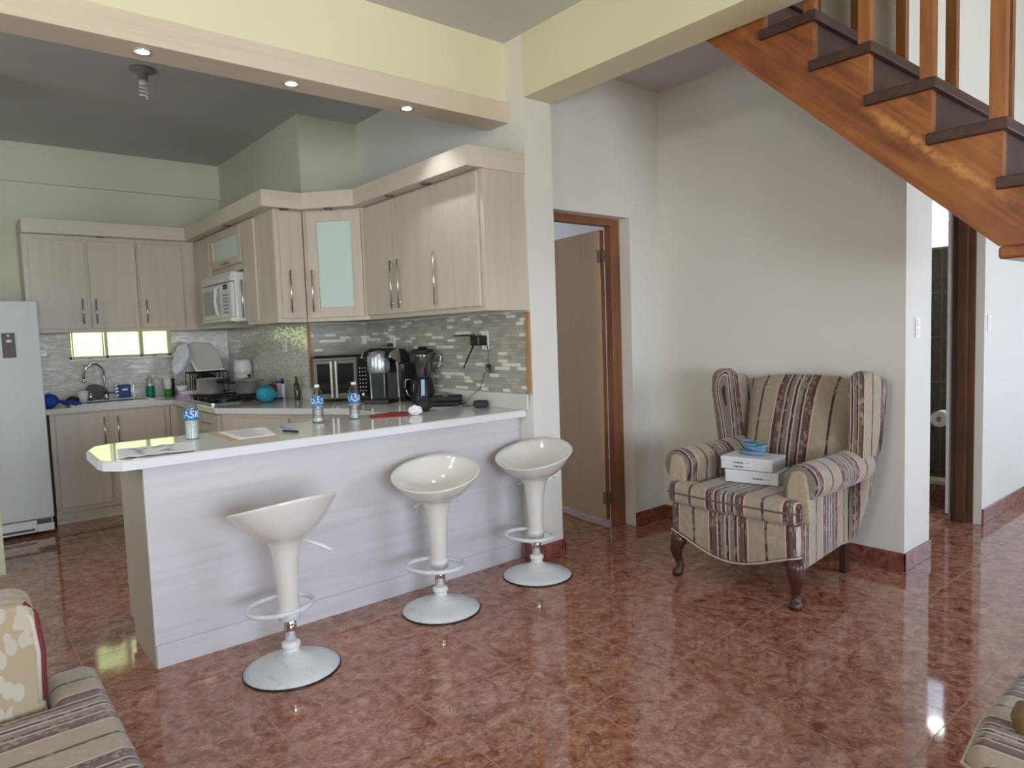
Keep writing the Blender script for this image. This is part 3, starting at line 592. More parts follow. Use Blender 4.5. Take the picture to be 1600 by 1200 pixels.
# bar
bar = thing('breakfast_bar', 'long pale wood breakfast bar with the stools in front', 'counter', (1.05, 0.3, 0))
B().box(0.0, 2.147, 0.0, 0.018, 0.108, ZW0-0.001).obj('front_panel', LB, parent=bar, bevel=0.001)
B().box(0.006, 2.13, 0.006, 0.02, 0.0, 0.105).obj('plinth', LB, parent=bar)
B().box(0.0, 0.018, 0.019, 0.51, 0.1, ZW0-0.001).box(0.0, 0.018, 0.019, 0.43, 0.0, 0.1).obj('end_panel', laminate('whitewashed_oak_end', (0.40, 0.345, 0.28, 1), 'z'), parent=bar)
B().box(0.018, 2.14, 0.49, 0.51, 0.1, ZW0-0.001).obj('back_panel', LV, parent=bar)
b = B().prism([(-0.145, 0.42), (-0.155, 0.06), (-0.145, 0.005), (-0.085, -0.065), (2.148, -0.065), (2.148, 0.600), (-0.02, 0.600), (-0.10, 0.55)], ZW0, ZW1)
b.obj('bar_top', M_top, parent=bar, bevel=0.007, seg=3)
B().prism([(-0.147, 0.42), (-0.157, 0.06), (-0.147, 0.004), (-0.086, -0.067), (2.147, -0.067), (2.147, -0.064), (-0.084, -0.064), (-0.144, 0.006), (-0.154, 0.06), (-0.144, 0.42)], ZW0+0.003, ZW1-0.007).obj('edge_strip', M_toped, parent=bar)

# ================================================================== APPLIANCES
# fridge
t = thing('refrigerator', 'tall white upright refrigerator at the left edge of the kitchen', 'refrigerator', (-0.4, 3.4, 0))
B().box(-0.75, -0.045, 3.13, 3.78, 0.03, 1.80).obj('cabinet_body', M_fridge, parent=t, bevel=0.006)
dd = B().box(-0.755, -0.04, 3.065, 3.125, 0.135, 1.805).obj('door', M_fridge, parent=t, bevel=0.008, seg=3)
B().tube([(-0.70, 3.05, 0.6), (-0.70, 3.03, 0.65), (-0.70, 3.03, 1.25), (-0.70, 3.05, 1.3)], 0.012).obj('handle', M_fridge, parent=dd, smooth=True)
lettering('FRIGIDAIRE', 0.018, M_white, (-0.165, 3.0645, 1.72), (1, 0, 0), (0, 0, 1), dd)
B().box(-0.75, -0.155, 3.085, 3.12, 0.03, 0.125).box(-0.155, -0.045, 3.075, 3.12, 0.03, 0.09).obj('kick_grille', M_white, parent=t, bevel=0.004)
B().box(-0.74, -0.17, 3.080, 3.084, 0.045, 0.062).box(-0.15, -0.06, 3.085, 3.10, 0.095, 0.12).obj('grille_slot', M_black, parent=t)
m = thing('fridge_magnet', 'dark brown bottle-opener plaque stuck on the refrigerator door', 'magnet', (-0.234, 3.064, 1.47))
B().box(-0.276, -0.196, 3.054, 3.064, 1.38, 1.565).obj('plaque', M_brown, parent=m, bevel=0.002)
B().lathe([(0, -0.002), (0.008, -0.002), (0.008, 0), (0, 0)], (-0.236, 3.0539, 1.545), axis='y', n=16).obj('stud', M_tp, parent=m)
B().lathe([(0, -0.002), (0.018, -0.002), (0.018, 0), (0, 0)], (-0.234, 3.0539, 1.505), axis='y', n=20, sy=0.6).obj('badge', M_tp, parent=m)
# microwave
t = thing('microwave', 'white over-the-range microwave with dark display', 'microwave', (1.35, 2.7, 1.6))
B().box(1.20, 1.60, 2.315, 3.11, 1.605, 2.0).obj('casing', M_mw, parent=t, bevel=0.01, seg=3)
B().prism([(1.165, 1.925), (1.165, 1.96), (1.18, 2.0), (1.21, 2.0), (1.21, 1.925)], 2.32, 3.11, 'y').obj('vent_cover', M_mw, parent=t, bevel=0.004)
dd = B().box(1.165, 1.199, 2.58, 3.105, 1.64, 1.918).obj('door', M_mw, parent=t, bevel=0.006)
B().box(1.161, 1.166, 2.66, 3.04, 1.67, 1.875).obj('door_window', plain('grey_mesh_window', (0.34, 0.38, 0.36, 1), 0.2), parent=dd, bevel=0.002)
B().tube([(1.165, 2.60, 1.90), (1.135, 2.60, 1.88), (1.125, 2.60, 1.78), (1.135, 2.60, 1.68), (1.165, 2.60, 1.655)], 0.013).obj('handle', M_mw, parent=dd, smooth=True)
cp = B().box(1.165, 1.199, 2.32, 2.575, 1.64, 1.918).obj('control_panel', M_mw, parent=t, bevel=0.006)
B().box(1.161, 1.166, 2.40, 2.50, 1.865, 1.905).obj('display', M_black, parent=cp)
b = B()
for i in range(3):
    for j in range(6): B().box(1.161, 1.1649, 2.39+i*0.045, 2.415+i*0.045, 1.675+j*0.028, 1.687+j*0.028).obj('button', M_inkg, parent=cp)

B().prism([(1.150, 1.61), (1.165, 1.638), (1.22, 1.638), (1.22, 1.60)], 2.33, 3.10, 'y').obj('bottom_lip', plain('pale_yellow_plastic', (0.80, 0.80, 0.66, 1), 0.35), parent=t, bevel=0.003)
# toaster oven with French doors
M_oven = plain('oven_dark_steel', (0.13, 0.125, 0.115, 1), 0.32, 0.9, 0.06)
def oven():
    ang = math.atan2(0, 1)
    t = thing('toaster_oven', 'black and steel french-door countertop oven against the grey mosaic', 'oven', (1.80, 1.72, ZW1), -0.58)
    # local: front -Y, width x
    w, d, h = 0.215, 0.15, 0.345
    B().box(-w, w, -d, d, 0.015, h).obj('casing', M_oven, parent=t, local=True, bevel=0.012, seg=3)
    B().box(-w+0.01, w-0.01, -d-0.002, d-0.01, h, h+0.012).obj('top_tray', M_bglass, parent=t, local=True, bevel=0.004)
    for s in (-1, 1):
        x0, x1 = ((-w+0.015, -0.052) if s < 0 else (-0.048, 0.118))
        dd = B().box(x0, x1, -d-0.014, -d-0.001, 0.04, h-0.025).obj('door', M_oven, parent=t, local=True, bevel=0.003)
        B().box(x0+0.022, x1-0.022, -d-0.017, -d-0.013, 0.065, h-0.05).obj('door_glass', M_bglass, parent=dd, local=True)
        hx = -0.068 if s < 0 else -0.032
        B().box(hx-0.007, hx+0.007, -d-0.052, -d-0.040, 0.035, h-0.03).box(hx-0.005, hx+0.005, -d-0.042, -d-0.014, 0.055, 0.070).box(hx-0.005, hx+0.005, -d-0.042, -d-0.014, h-0.065, h-0.05).obj('handle', M_steel, parent=dd, local=True, bevel=0.002)
    cp = B().box(0.120, w-0.008, -d-0.012, -d-0.001, 0.03, h-0.01).obj('control_panel', M_bglass, parent=t, local=True, bevel=0.003)
    b = B()
    for i in range(3):
        for j in range(7): B().box(0.138+i*0.021, 0.145+i*0.021, -d-0.0135, -d-0.0121, 0.075+j*0.029, 0.082+j*0.029).obj('button', M_white, parent=cp, local=True)
    B().lathe([(0, -0.003), (0.011, -0.003), (0.011, 0), (0, 0)], (0.160, -d-0.012, 0.050), axis='y', n=16).obj('dial', M_white, parent=cp, local=True)
    for x in (-w+0.03, w-0.03):
        for y in (-d+0.03, d-0.03): B().lathe([(0.012, 0), (0.012, 0.016)], (x, y, 0), n=12).obj('foot', M_black, parent=t, local=True)
oven()
# coffee maker
def coffee():
    t = thing('coffee_maker', 'single-serve coffee maker with silver drum head, right of the oven', 'coffee maker', (1.925, 1.265, ZW1), -1.0)
    b = B().box(-0.09, 0.09, -0.16, -0.02, 0.0, 0.028); b.obj('drip_tray', M_black, parent=t, local=True, bevel=0.006)
    B().prism([(-0.03, 0), (0.15, 0), (0.15, 0.28), (0.10, 0.325), (-0.02, 0.335), (-0.12, 0.31), (-0.14, 0.28), (-0.03, 0.25)], -0.098, 0.098, 'x').obj('body', M_black, parent=t, local=True, bevel=0.008)
    for s in (-1, 1):
        B().prism([(-0.03, 0.0), (0.0, 0.0), (0.0, 0.29), (-0.02, 0.335), (-0.125, 0.31), (-0.14, 0.28), (-0.045, 0.25)], s*0.099-0.006, s*0.099+0.006, 'x').obj('side_trim', M_steel, parent=t, local=True, bevel=0.003)
    B().lathe([(0.0, 0.185), (0.068, 0.185), (0.072, 0.20), (0.072, 0.285), (0.060, 0.312), (0, 0.322)], (0, -0.10, 0), n=32).obj('brew_head', plain('silver_paint', (0.50, 0.54, 0.56, 1), 0.25, 0.8), parent=t, local=True, smooth=True)
    B().tube([(0.005, -0.045, 0.03), (0.005, -0.045, 0.185)], 0.006).obj('front_rib', M_dsteel, parent=t, local=True)
    B().box(0.100, 0.145, -0.02, 0.14, 0.0, 0.24).obj('water_tank', M_bglass, parent=t, local=True, bevel=0.008)
    t.scale = (1.15, 1.15, 1.2)
coffee()
def drip():
    t = thing('carafe', 'black thermal carafe with pale panel and curved handle beside the blender', 'carafe', (2.062, 1.055, ZW1), -0.9)
    B().lathe([(0.0, 0), (0.048, 0), (0.05, 0.02), (0.05, 0.14), (0.04, 0.17), (0.025, 0.19), (0, 0.19)], n=24).obj('body', M_black, parent=t, local=True, smooth=True)
    B().tube([(-0.048, 0, 0.16), (-0.085, -0.01, 0.165), (-0.095, -0.01, 0.11), (-0.08, 0, 0.05), (-0.05, 0, 0.03)], 0.006).obj('handle', M_steel, parent=t, local=True, smooth=True)
    B().box(-0.018, 0.018, -0.053, -0.046, 0.03, 0.13).obj('side_panel', plain('taupe_plastic', (0.36, 0.32, 0.27, 1), 0.4), parent=t, local=True, bevel=0.003)
drip()
# blender
t = thing('blender', 'blender with clear jug on a black base with pale blue front stripe', 'blender', (2.02, 0.90, ZW1), -0.7)
t.scale = (1.1, 1.1, 1.12)
B().lathe([(0, 0), (0.085, 0), (0.085, 0.015), (0.075, 0.06), (0.055, 0.15), (0.05, 0.165), (0, 0.165)], n=28, sy=0.9).obj('motor_base', M_black, parent=t, local=True, smooth=True)
B().prism([(-0.086*0.9, 0.02), (-0.080*0.9, 0.02), (-0.050*0.9, 0.155), (-0.056*0.9, 0.155)], -0.011, 0.011, 'x').obj('front_stripe', plain('pale_blue_plate', (0.30, 0.48, 0.66, 1), 0.3, 0.3), parent=t, local=True)
B().lathe([(0.042, 0.165), (0.048, 0.18), (0.072, 0.30), (0.075, 0.325), (0.072, 0.325), (0.045, 0.18), (0.038, 0.17)], n=28, close=False).obj('jug', G_jug, parent=t, local=True, smooth=True)
B().tube([(0.070, 0, 0.31), (0.115, 0, 0.305), (0.112, 0, 0.24), (0.058, 0, 0.20)], 0.009).obj('jug_handle', G_jug, parent=t, local=True, smooth=True)
B().lathe([(0, 0.322), (0.074, 0.322), (0.070, 0.345), (0.03, 0.348), (0.03, 0.362), (0, 0.362)], n=28).obj('lid', M_black, parent=t, local=True, smooth=True)
# cooktop
t = thing('cooktop', 'black gas cooktop set in the worktop under the microwave', 'cooktop', (1.27, 2.72, ZW1))
B().box(0.985, 1.545, 2.33, 3.10, ZW1+0.0005, ZW1+0.010).obj('plate', M_bglass, parent=t, bevel=0.003)
B().box(0.955, 0.984, 2.30, 3.12, ZW1+0.0005, ZW1+0.014).obj('front_trim', M_steel, parent=t, bevel=0.003)
for bx, by in ((1.12, 2.52), (1.12, 2.90), (1.40, 2.52), (1.40, 2.90)):
    g = B().lathe([(0, 0.010), (0.045, 0.010), (0.05, 0.02), (0.03, 0.027), (0, 0.027)], (bx, by, ZW1), n=20).obj('burner', M_dsteel, parent=t, smooth=True)
    b = B(); z = ZW1+0.04
    for a in range(4):
        c, s_ = math.cos(a*PI/2), math.sin(a*PI/2); b.tube([(bx+c*0.02, by+s_*0.02, z), (bx+c*0.12, by+s_*0.12, z), (bx+c*0.125, by+s_*0.125, ZW1+0.011)], 0.005, 6)
    b.tube([(bx-0.12, by-0.12, z), (bx+0.12, by-0.12, z), (bx+0.12, by+0.12, z), (bx-0.12, by+0.12, z)], 0.005, 6, cyc=True)
    for sx in (-1, 1):
        for sy in (-1, 1): b.tube([(bx+sx*0.12, by+sy*0.12, z), (bx+sx*0.12, by+sy*0.12, ZW1+0.010)], 0.005, 6)
    b.obj('grate', M_blackm, parent=t)
for k in range(4): B().lathe([(0, 0.010), (0.019, 0.010), (0.017, 0.032), (0, 0.034)], (1.015, 2.44+k*0.17, ZW1), n=16).obj('knob', M_black, parent=t, smooth=True)
ZP = ZW1+0.046
M_pot = plain('satin_pot_steel', (0.78, 0.74, 0.70, 1), 0.38, 0.85, 0.04)
def pot(x, y, r, h, lab, hd, lid=True, z=ZP):
    t = thing('saucepan', lab, 'pot', (x, y, z))
    B().lathe([(0, 0), (r*0.94, 0), (r, 0.012), (r, h), (r+0.004, h+0.002), (r-0.003, h), (r-0.003, 0.006), (0, 0.006)], n=36, close=False).obj('body', M_pot, parent=t, local=True, smooth=True)
    if lid:
        L = B().lathe([(r+0.004, h+0.003), (r*0.8, h+0.012), (0.02, h+0.022), (0, h+0.022)], n=36, close=False).obj('lid', M_pot, parent=t, local=True, smooth=True)
        B().lathe([(0, h+0.02), (0.01, h+0.02), (0.016, h+0.045), (0, h+0.048)], n=16).obj('lid_knob', M_black, parent=L, local=True, smooth=True)
    c, s_ = math.cos(hd), math.sin(hd)
    B().tube([(c*r, s_*r, h*0.80), (c*(r+0.05), s_*(r+0.05), h*0.88), (c*(r+0.15), s_*(r+0.15), h*0.95)], [0.008, 0.013, 0.012]).obj('handle', M_black, parent=t, local=True, smooth=True)
pot(1.135, 2.93, 0.105, 0.135, 'steel saucepan on the front left burner nearest the pink tub', -1.2, False)
pot(1.385, 2.66, 0.118, 0.115, 'low steel saucepan on the rear burner in front of the white canister', 2.6)
# white canister
t = thing('utensil_canister', 'white canister with grey wavy lines against the white mosaic', 'canister', (1.545, 3.30, ZW1))
B().lathe([(0, 0), (0.072, 0), (0.078, 0.02), (0.082, 0.21), (0.074, 0.30), (0.06, 0.32), (0, 0.325)], n=32).obj('body', M_white, parent=t, local=True, smooth=True)
for k, z in enumerate((0.205, 0.190)):
    B().tube([((0.0835)*math.cos(a), (0.0835)*math.sin(a), z+0.007*math.sin(7*a+k)) for a in [i*2*PI/70 for i in range(70)]], 0.0022, 5, cyc=True).obj('wavy_band', M_inkg, parent=t, local=True)
# bottles
def lathe_thing(name, lab, cat, loc, parts, group=None):
    t = thing(name, lab, cat, loc, group=group)
    for nm, prof, mat in parts: B().lathe(prof, n=22).obj(nm, mat, parent=t, local=True, smooth=True)
    return t
lathe_thing('oil_bottle', 'slim dark green oil bottle standing left of the mosaic corner', 'bottle', (1.575, 2.12, ZW1), [('glass_body', [(0, 0), (0.022, 0), (0.024, 0.01), (0.023, 0.125), (0.011, 0.15), (0.010, 0.175), (0, 0.175)], M_oil), ('cap', [(0, 0.172), (0.013, 0.172), (0.013, 0.19), (0, 0.19)], plain('olive_cap', (0.14, 0.13, 0.04, 1), 0.4))])
lathe_thing('spray_can', 'white patterned spray can with navy cap beside the turquoise sponge', 'can', (1.49, 2.29, ZW1), [('can_body', [(0, 0), (0.026, 0), (0.026, 0.125), (0.02, 0.138), (0, 0.138)], plain('patterned_label', (0.40, 0.36, 0.42, 1), 0.4, 0, 0.9, 60)), ('base_band', [(0, 0.002), (0.0268, 0.002), (0.0268, 0.02), (0, 0.02)], M_navy), ('cap', [(0, 0.136), (0.022, 0.136), (0.021, 0.152), (0, 0.152)], M_navy)])
lathe_thing('pepper_mill', 'small black-topped grinder behind the spray can', 'grinder', (1.575, 2.42, ZW1), [('body', [(0, 0), (0.019, 0), (0.017, 0.12), (0, 0.12)], M_white), ('cap', [(0, 0.12), (0.014, 0.12), (0.013, 0.165), (0, 0.165)], M_blackm)])
b = B().ball((0, 0, 0.066), 0.076, 1.0, 0.9, 0.85, 26, 0.07); o = b.obj('mesh_sponge', M_turq, label='turquoise net bath sponge on the worktop beside the cooktop', cat='sponge', local=True, smooth=True); o.location = (1.32, 2.11, ZW1+0.002)
b = B().lathe([(0, 0), (0.05, 0), (0.075, 0.03), (0.07, 0.03), (0.048, 0.006), (0, 0.006)], n=24).obj('maroon_bowl', M_maroon, label='maroon bowl tipped behind the turquoise sponge', cat='bowl', local=True, smooth=True); b.location = (1.42, 2.26, ZW1+0.06); b.rotation_euler = (0.1, -0.9, 0.3)
lathe_thing('dish_soap', 'clear bottle of teal dish soap with yellow cap under the window', 'bottle', (0.865, 3.86, ZW1), [('soap_fill', [(0, 0), (0.033, 0), (0.036, 0.01), (0.036, 0.10), (0, 0.10)], M_teal), ('bottle_shell', [(0.037, 0.0), (0.037, 0.12), (0.03, 0.155), (0.016, 0.19), (0.014, 0.2)], G_clear), ('cap', [(0, 0.198), (0.015, 0.198), (0.013, 0.225), (0, 0.227)], M_yel)])
lathe_thing('pump_bottle', 'pale bottle with green base near the worktop corner', 'bottle', (0.985, 3.72, ZW1), [('base', [(0, 0), (0.03, 0), (0.034, 0.07), (0, 0.07)], M_grn), ('body', [(0.03, 0.07), (0.035, 0.12), (0.03, 0.17), (0, 0.175)], M_clearp)])
# sponge caddy
t = thing('sponge_caddy', 'blue boxed sponge in a wire holder behind the sink', 'caddy', (0.65, 3.86, ZW1))
t.scale = (1.3, 1.0, 1.25)
B().box(-0.038, 0.038, -0.02, 0.02, 0.012, 0.105).obj('sponge_box', M_navy, parent=t, local=True, bevel=0.004)
B().lathe([(0, -0.002), (0.02, -0.002), (0.02, 0), (0, 0)], (0, -0.0205, 0.07), axis='y', n=20, sy=0.4).obj('oval_badge', M_white, parent=t, local=True)
for s in (-1, 1):
    b = B()
    for k in range(4): b.tube([(s*0.045+0.012*math.cos(a), -0.012+0.0*a, 0.02+k*0.025+0.012*math.sin(a)) for a in [i*PI/6 for i in range(12)]], 0.003, 6, cyc=True)
    b.obj('wire_scroll', M_chrome, parent=t, local=True, smooth=True)
# sink and faucet
t = thing('sink', 'white drop-in sink rim in the back worktop', 'sink', (0.45, 3.62, ZW1))
b = B()
b.box(0.16, 0.80, 3.36, 3.39, ZW1, ZW1+0.012).box(0.16, 0.80, 3.80, 3.90, ZW1, ZW1+0.012).box(0.16, 0.19, 3.39, 3.80, ZW1, ZW1+0.012).box(0.77, 0.80, 3.39, 3.80, ZW1, ZW1+0.012)
b.obj('rim', M_white, parent=t, bevel=0.005)
B().box(0.19, 0.77, 3.39, 3.80, ZW1+0.0005, ZW1+0.002).obj('basin', M_dsteel, parent=t)
t = thing('faucet', 'tall chrome gooseneck faucet under the window', 'faucet', (0.49, 3.80, ZW1+0.012), 0.25)
t.scale = (1.0, 1.0, 1.15)
arc = [(0, 0, 0.0), (0, 0, 0.10), (-0.008, 0, 0.18)]+[(-0.09+0.082*math.cos(a), -0.02*math.sin(a), 0.20+0.085*math.sin(a)) for a in [i*PI/10 for i in range(0, 11)]]+[(-0.178, 0, 0.16)]
B().tube(arc, 0.011, 12).lathe([(0, 0.0), (0.022, 0), (0.02, 0.03), (0, 0.03)], n=20).lathe([(0, -0.012), (0.014, -0.012), (0.013, 0.012), (0, 0.012)], (-0.178, 0, 0.152), n=16).obj('spout', M_chrome, parent=t, local=True, smooth=True)
for s in (-0.13,):
    h = B().lathe([(0, 0), (0.02, 0), (0.016, 0.05), (0, 0.06)], (s, 0, 0), n=18).obj('tap', M_chrome, parent=t, local=True, smooth=True)
t = thing('frying_pan', 'grey frying pan leaning in the sink behind the faucet', 'pan', (0.43, 3.885, ZW1+0.064))
t.scale = (0.85, 0.85, 0.85)
B().lathe([(0, 0), (0.085, 0), (0.11, 0.035), (0.105, 0.035), (0.082, 0.005), (0, 0.005)], n=32, close=False).obj('pan_body', M_gpan, parent=t, local=True, smooth=True)
B().tube([(0.1, 0, 0.03), (0.16, 0, 0.045), (0.22, 0, 0.05)], 0.01).obj('handle', M_gpan, parent=t, local=True, smooth=True)
t.rotation_euler = (0.75, 0.2, 0.15)
b = B().lathe([(0, 0), (0.03, 0), (0.045, 0.10), (0.041, 0.10), (0.028, 0.004), (0, 0.004)], n=24).obj('cup', M_tp, label='cream cup standing at the sink beside the tap', cat='cup', local=True, smooth=True); b.location = (0.30, 3.73, ZW1+0.002)
b = B().ball((0, 0, 0.03), 0.045, 1.1, 0.8, 0.8, 18, 0.10).obj('scrub_brush', plain('dark_bristle', (0.035, 0.022, 0.014, 1), 0.9, 0, 0.4, 80), label='dark bristly scrubber left of the cream cup', cat='brush', local=True, smooth=True); b.location = (0.215, 3.68, ZW1+0.003)
# blue gloves
t = thing('rubber_gloves', 'royal blue rubber gloves draped on the worktop beside the refrigerator', 'gloves', (0.045, 3.42, ZW1+0.002))
B().ball((-0.02, 0, 0.055), 0.08, 0.8, 0.7, 0.72, 20, 0.07).obj('glove_palm', M_cloth, parent=t, local=True, smooth=True)
for k, (a, L) in enumerate(((-0.55, 0.15), (-0.30, 0.17), (-0.05, 0.17), (0.2, 0.155), (0.7, 0.11))):
    B().tube([(0.03, -0.01*k+0.02, 0.05), (0.03+0.6*L*math.cos(a), 0.6*L*math.sin(a), 0.035), (0.03+L*math.cos(a), L*math.sin(a), 0.013)], [0.014, 0.013, 0.009]).obj('glove_finger', M_cloth, parent=t, local=True, smooth=True)
# rice cooker style angled bin with bag
t = thing('dish_bin', 'pale grey plastic bin tipped on its side over the dishes in the corner', 'bin', (1.31, 3.66, 1.305), -0.25)
P0 = [(-0.115, 0.15), (0.055, 0.135), (0.115, 0.075), (0.165, -0.11), (-0.075, -0.115), (-0.125, 0.015)]
B().prism(P0, -0.07, 0.12, 'y').obj('bin_shell', plain('warm_grey_plastic', (0.46, 0.44, 0.38, 1), 0.45), parent=t, local=True, bevel=0.008)
B().prism([(-0.128, 0.155), (-0.138, 0.012), (-0.080, -0.128), (0.168, -0.122), (0.165, -0.110), (-0.070, -0.112), (-0.122, 0.015), (-0.114, 0.152)], -0.08, 0.13, 'y').obj('rim', M_white, parent=t, local=True, bevel=0.002)
b = B().ball((0, 0, -0.04), 0.11, 0.68, 0.7, 1.45, 60, 0.0).crumple(0.011, 55); o = b.obj('plastic_bag', M_bag, label='crumpled white plastic bag hanging out of the tipped bin', cat='bag', local=True, smooth=True); o.location = (1.105, 3.60, 1.335); o.rotation_euler = (0, 0.35, 0)
t = thing('dish_rack', 'black wire dish rack under the tipped bin', 'rack', (1.32, 3.66, ZW1))
b = B()
for z in (0.02, 0.21): b.tube([(-0.16, -0.11, z), (0.16, -0.11, z), (0.16, 0.12, z), (-0.16, 0.12, z)], 0.006, 6, cyc=True)
for k in range(9): b.tube([(-0.16+k*0.04, -0.11, 0.02), (-0.16+k*0.04, -0.11, 0.21)], 0.004, 6).tube([(-0.16+k*0.04, 0.12, 0.02), (-0.16+k*0.04, 0.12, 0.21)], 0.004, 6).tube([(-0.16+k*0.04, -0.11, 0.02), (-0.16+k*0.04, 0.12, 0.02)], 0.004, 6)
b.obj('wire_frame', M_blackm, parent=t, local=True)
for k in range(4): B().lathe([(0, 0), (0.05, 0.004), (0.085, 0.018), (0.084, 0.022), (0.05, 0.009), (0, 0.006)], (0.0, -0.06+k*0.045, 0.115), axis='y', n=28, close=False).obj('drying_plate', M_dsteel if k % 2 else M_blackm, parent=t, local=True, smooth=True)
b = B().lathe([(0, 0), (0.035, 0), (0.05, 0.045), (0.047, 0.045), (0.033, 0.004), (0, 0.004)], n=24).obj('bowl', M_tp, label='small cream bowl above the pink tub', cat='bowl', local=True, smooth=True); b.location = (1.04, 3.45, ZW1+0.062)
t = thing('food_tub', 'pink and clear food container at the end of the cooktop', 'container', (1.10, 3.42, ZW1), 0.1)
B().box(-0.095, 0.095, -0.06, 0.06, 0, 0.025).obj('lid', M_pink, parent=t, local=True, bevel=0.008)
B().box(-0.085, 0.085, -0.052, 0.052, 0.0255, 0.061).obj('tub', M_clearp, parent=t, local=True, bevel=0.01)
b = B().lathe([(0, 0), (0.05, 0), (0.055, 0.12), (0.045, 0.14), (0, 0.145)], n=24).obj('black_jar', M_black, label='black lidded jar beneath the tipped bin', cat='jar', local=True, smooth=True); b.location = (1.26, 3.47, ZW1+0.001)
b = B().box(-0.09, 0.09, -0.012, 0.012, 0, 0.16).obj('cutting_board', M_blackm, label='dark board standing upright between the bag and the pump bottle', cat='board', local=True, bevel=0.004); b.location = (1.05, 3.84, ZW1+0.001); b.rotation_euler = (0, 0.0, 1.2)

# ---- outlets and switches
def outlet(lab, loc, n, sw=False, w=0.075, h=0.115):
    n = Vector(n); rz = math.atan2(n.x, -n.y)
    t = thing('wall_switch' if sw else 'wall_outlet', lab, 'switch' if sw else 'outlet', loc, rz)
    B().box(-w/2, w/2, -0.006, 0, -h/2, h/2).obj('plate', plain('ivory_plate', (0.86, 0.84, 0.76, 1), 0.4), parent=t, local=True, bevel=0.002)
    if sw:
        for z in (-0.025, 0.025): B().box(-0.011, 0.011, -0.009, -0.006, z-0.018, z+0.018).obj('rocker', M_white, parent=t, local=True, bevel=0.001)
    else:
        b = B()
        for z in (-0.026, 0.026):
            b.box(-0.009, -0.006, -0.0075, -0.006, z-0.006, z+0.006).box(0.006, 0.009, -0.0075, -0.006, z-0.006, z+0.006).lathe([(0, -0.0015), (0.003, -0.0015), (0.003, 0), (0, 0)], (0, -0.006, z-0.012), axis='y', n=10)
        b.obj('slots', M_black, parent=t, local=True)
    return t
outlet('ivory outlet low on the pillar behind the last stool', (2.30, -0.131, 0.54), (0, -1, 0), w=0.11, h=0.085)
outlet('white outlet on the grey mosaic holding the small router', (2.141, 0.315, 1.39), (-1, 0, 0))
outlet('white outlet on the grey mosaic with the coffee maker plug', (2.141, 1.52, 1.39), (-1, 0, 0))
outlet('white outlet on the glittering white mosaic', (1.632, 2.46, 1.40), (-1, 0, 0))
outlet('light switch on the narrow wall end right of the armchair', (3.66, -1.751, 1.385), (0, -1, 0), True, 0.06)
outlet('light switch on the hallway wall right of the bathroom doorway', (4.905, -1.751, 1.39), (0, -1, 0), True, 0.06)
# plug cord
t = thing('power_cord', 'black cord from the coffee maker plugged into the grey mosaic outlet', 'cord', (2.12, 1.52, 1.38))
B().tube([(2.095, 1.52, 1.375), (2.07, 1.54, 1.372), (2.04, 1.585, 1.345), (2.035, 1.61, 1.31), (2.06, 1.60, 1.2), (2.10, 1.56, 1.1), (2.10, 1.50, 0.965)], 0.004, 8).obj('cable', M_black, parent=t, smooth=True)
B().box(2.095, 2.132, 1.505, 1.535, 1.36, 1.39).obj('plug', M_black, parent=t, bevel=0.004)
# wifi extender
t = thing('wifi_extender', 'black plug-in router with two thin antennas on the grey mosaic', 'router', (2.09, 0.34, 1.39))
B().box(2.055, 2.131, 0.285, 0.375, 1.36, 1.425).obj('body', M_black, parent=t, bevel=0.008)
B().tube([(2.085, 0.36, 1.428), (2.06, 0.42, 1.43), (2.02, 0.50, 1.428)], [0.006, 0.006, 0.004], 8).obj('antenna', M_blackm, parent=t, smooth=True)
B().tube([(2.085, 0.375, 1.36), (2.06, 0.41, 1.28), (2.04, 0.435, 1.21)], [0.006, 0.006, 0.004], 8).obj('antenna', M_blackm, parent=t, smooth=True)
pts = [(2.125, 0.285, 1.375), (2.128, 0.275, 1.32), (2.13, 0.28, 1.25), (2.13, 0.275, 1.22)]
for i in range(22):
    a = i*0.9; pts.append((2.112+0.012*math.sin(i), 0.250+0.05*math.cos(a)*(0.6+0.4*math.sin(i*2.3)), 1.21+0.030*math.sin(a*1.17)))
pts += [(2.125, 0.30, 1.19), (2.125, 0.34, 1.14), (2.12, 0.36, 1.08), (2.10, 0.44, 1.02), (2.05, 0.46, 0.972), (2.03, 0.45, 0.960), (2.03, 0.41, 0.960), (2.05, 0.36, 0.966)]
B().tube(pts, 0.0022, 6).obj('speaker_cable', M_black, label='thin black cable tied in a bundle below the router, running to the speaker', cat='cable', smooth=True)
b = B().lathe([(0, 0), (0.034, 0), (0.047, 0.010), (0.048, 0.020), (0.046, 0.034), (0.038, 0.042), (0, 0.043)], n=32)
o = b.obj('smart_speaker', plain('charcoal_mesh', (0.04, 0.042, 0.05, 1), 0.8, 0, 0.1, 100), label='charcoal puck speaker on the worktop beside the pillar', cat='speaker', local=True, smooth=True); o.location = (2.070, 0.30, ZW1+0.001); o.scale = (1.08, 1.08, 1.05)
t = thing('wire_trivet', 'flat wire trivet beneath the black zip case', 'trivet', (1.985, 0.575, ZW1+0.001), 0.2)
b = B().tube([(-0.13, -0.10, 0.004), (0.13, -0.10, 0.004), (0.13, 0.10, 0.004), (-0.13, 0.10, 0.004)], 0.003, 6, cyc=True)
for k in range(7): b.tube([(-0.11+k*0.036, -0.10, 0.006), (-0.11+k*0.036, 0.10, 0.006)], 0.002, 6)
b.obj('grid', M_chrome, parent=t, local=True)
t = thing('zip_case', 'square black zip case on the wire trivet', 'case', (1.985, 0.575, ZW1+0.010), -0.75)
t.scale = (1.12, 1.12, 1.12)
B().box(-0.088, 0.088, -0.088, 0.088, 0, 0.024).obj('lower_shell', M_blackm, parent=t, local=True, bevel=0.010, seg=3)
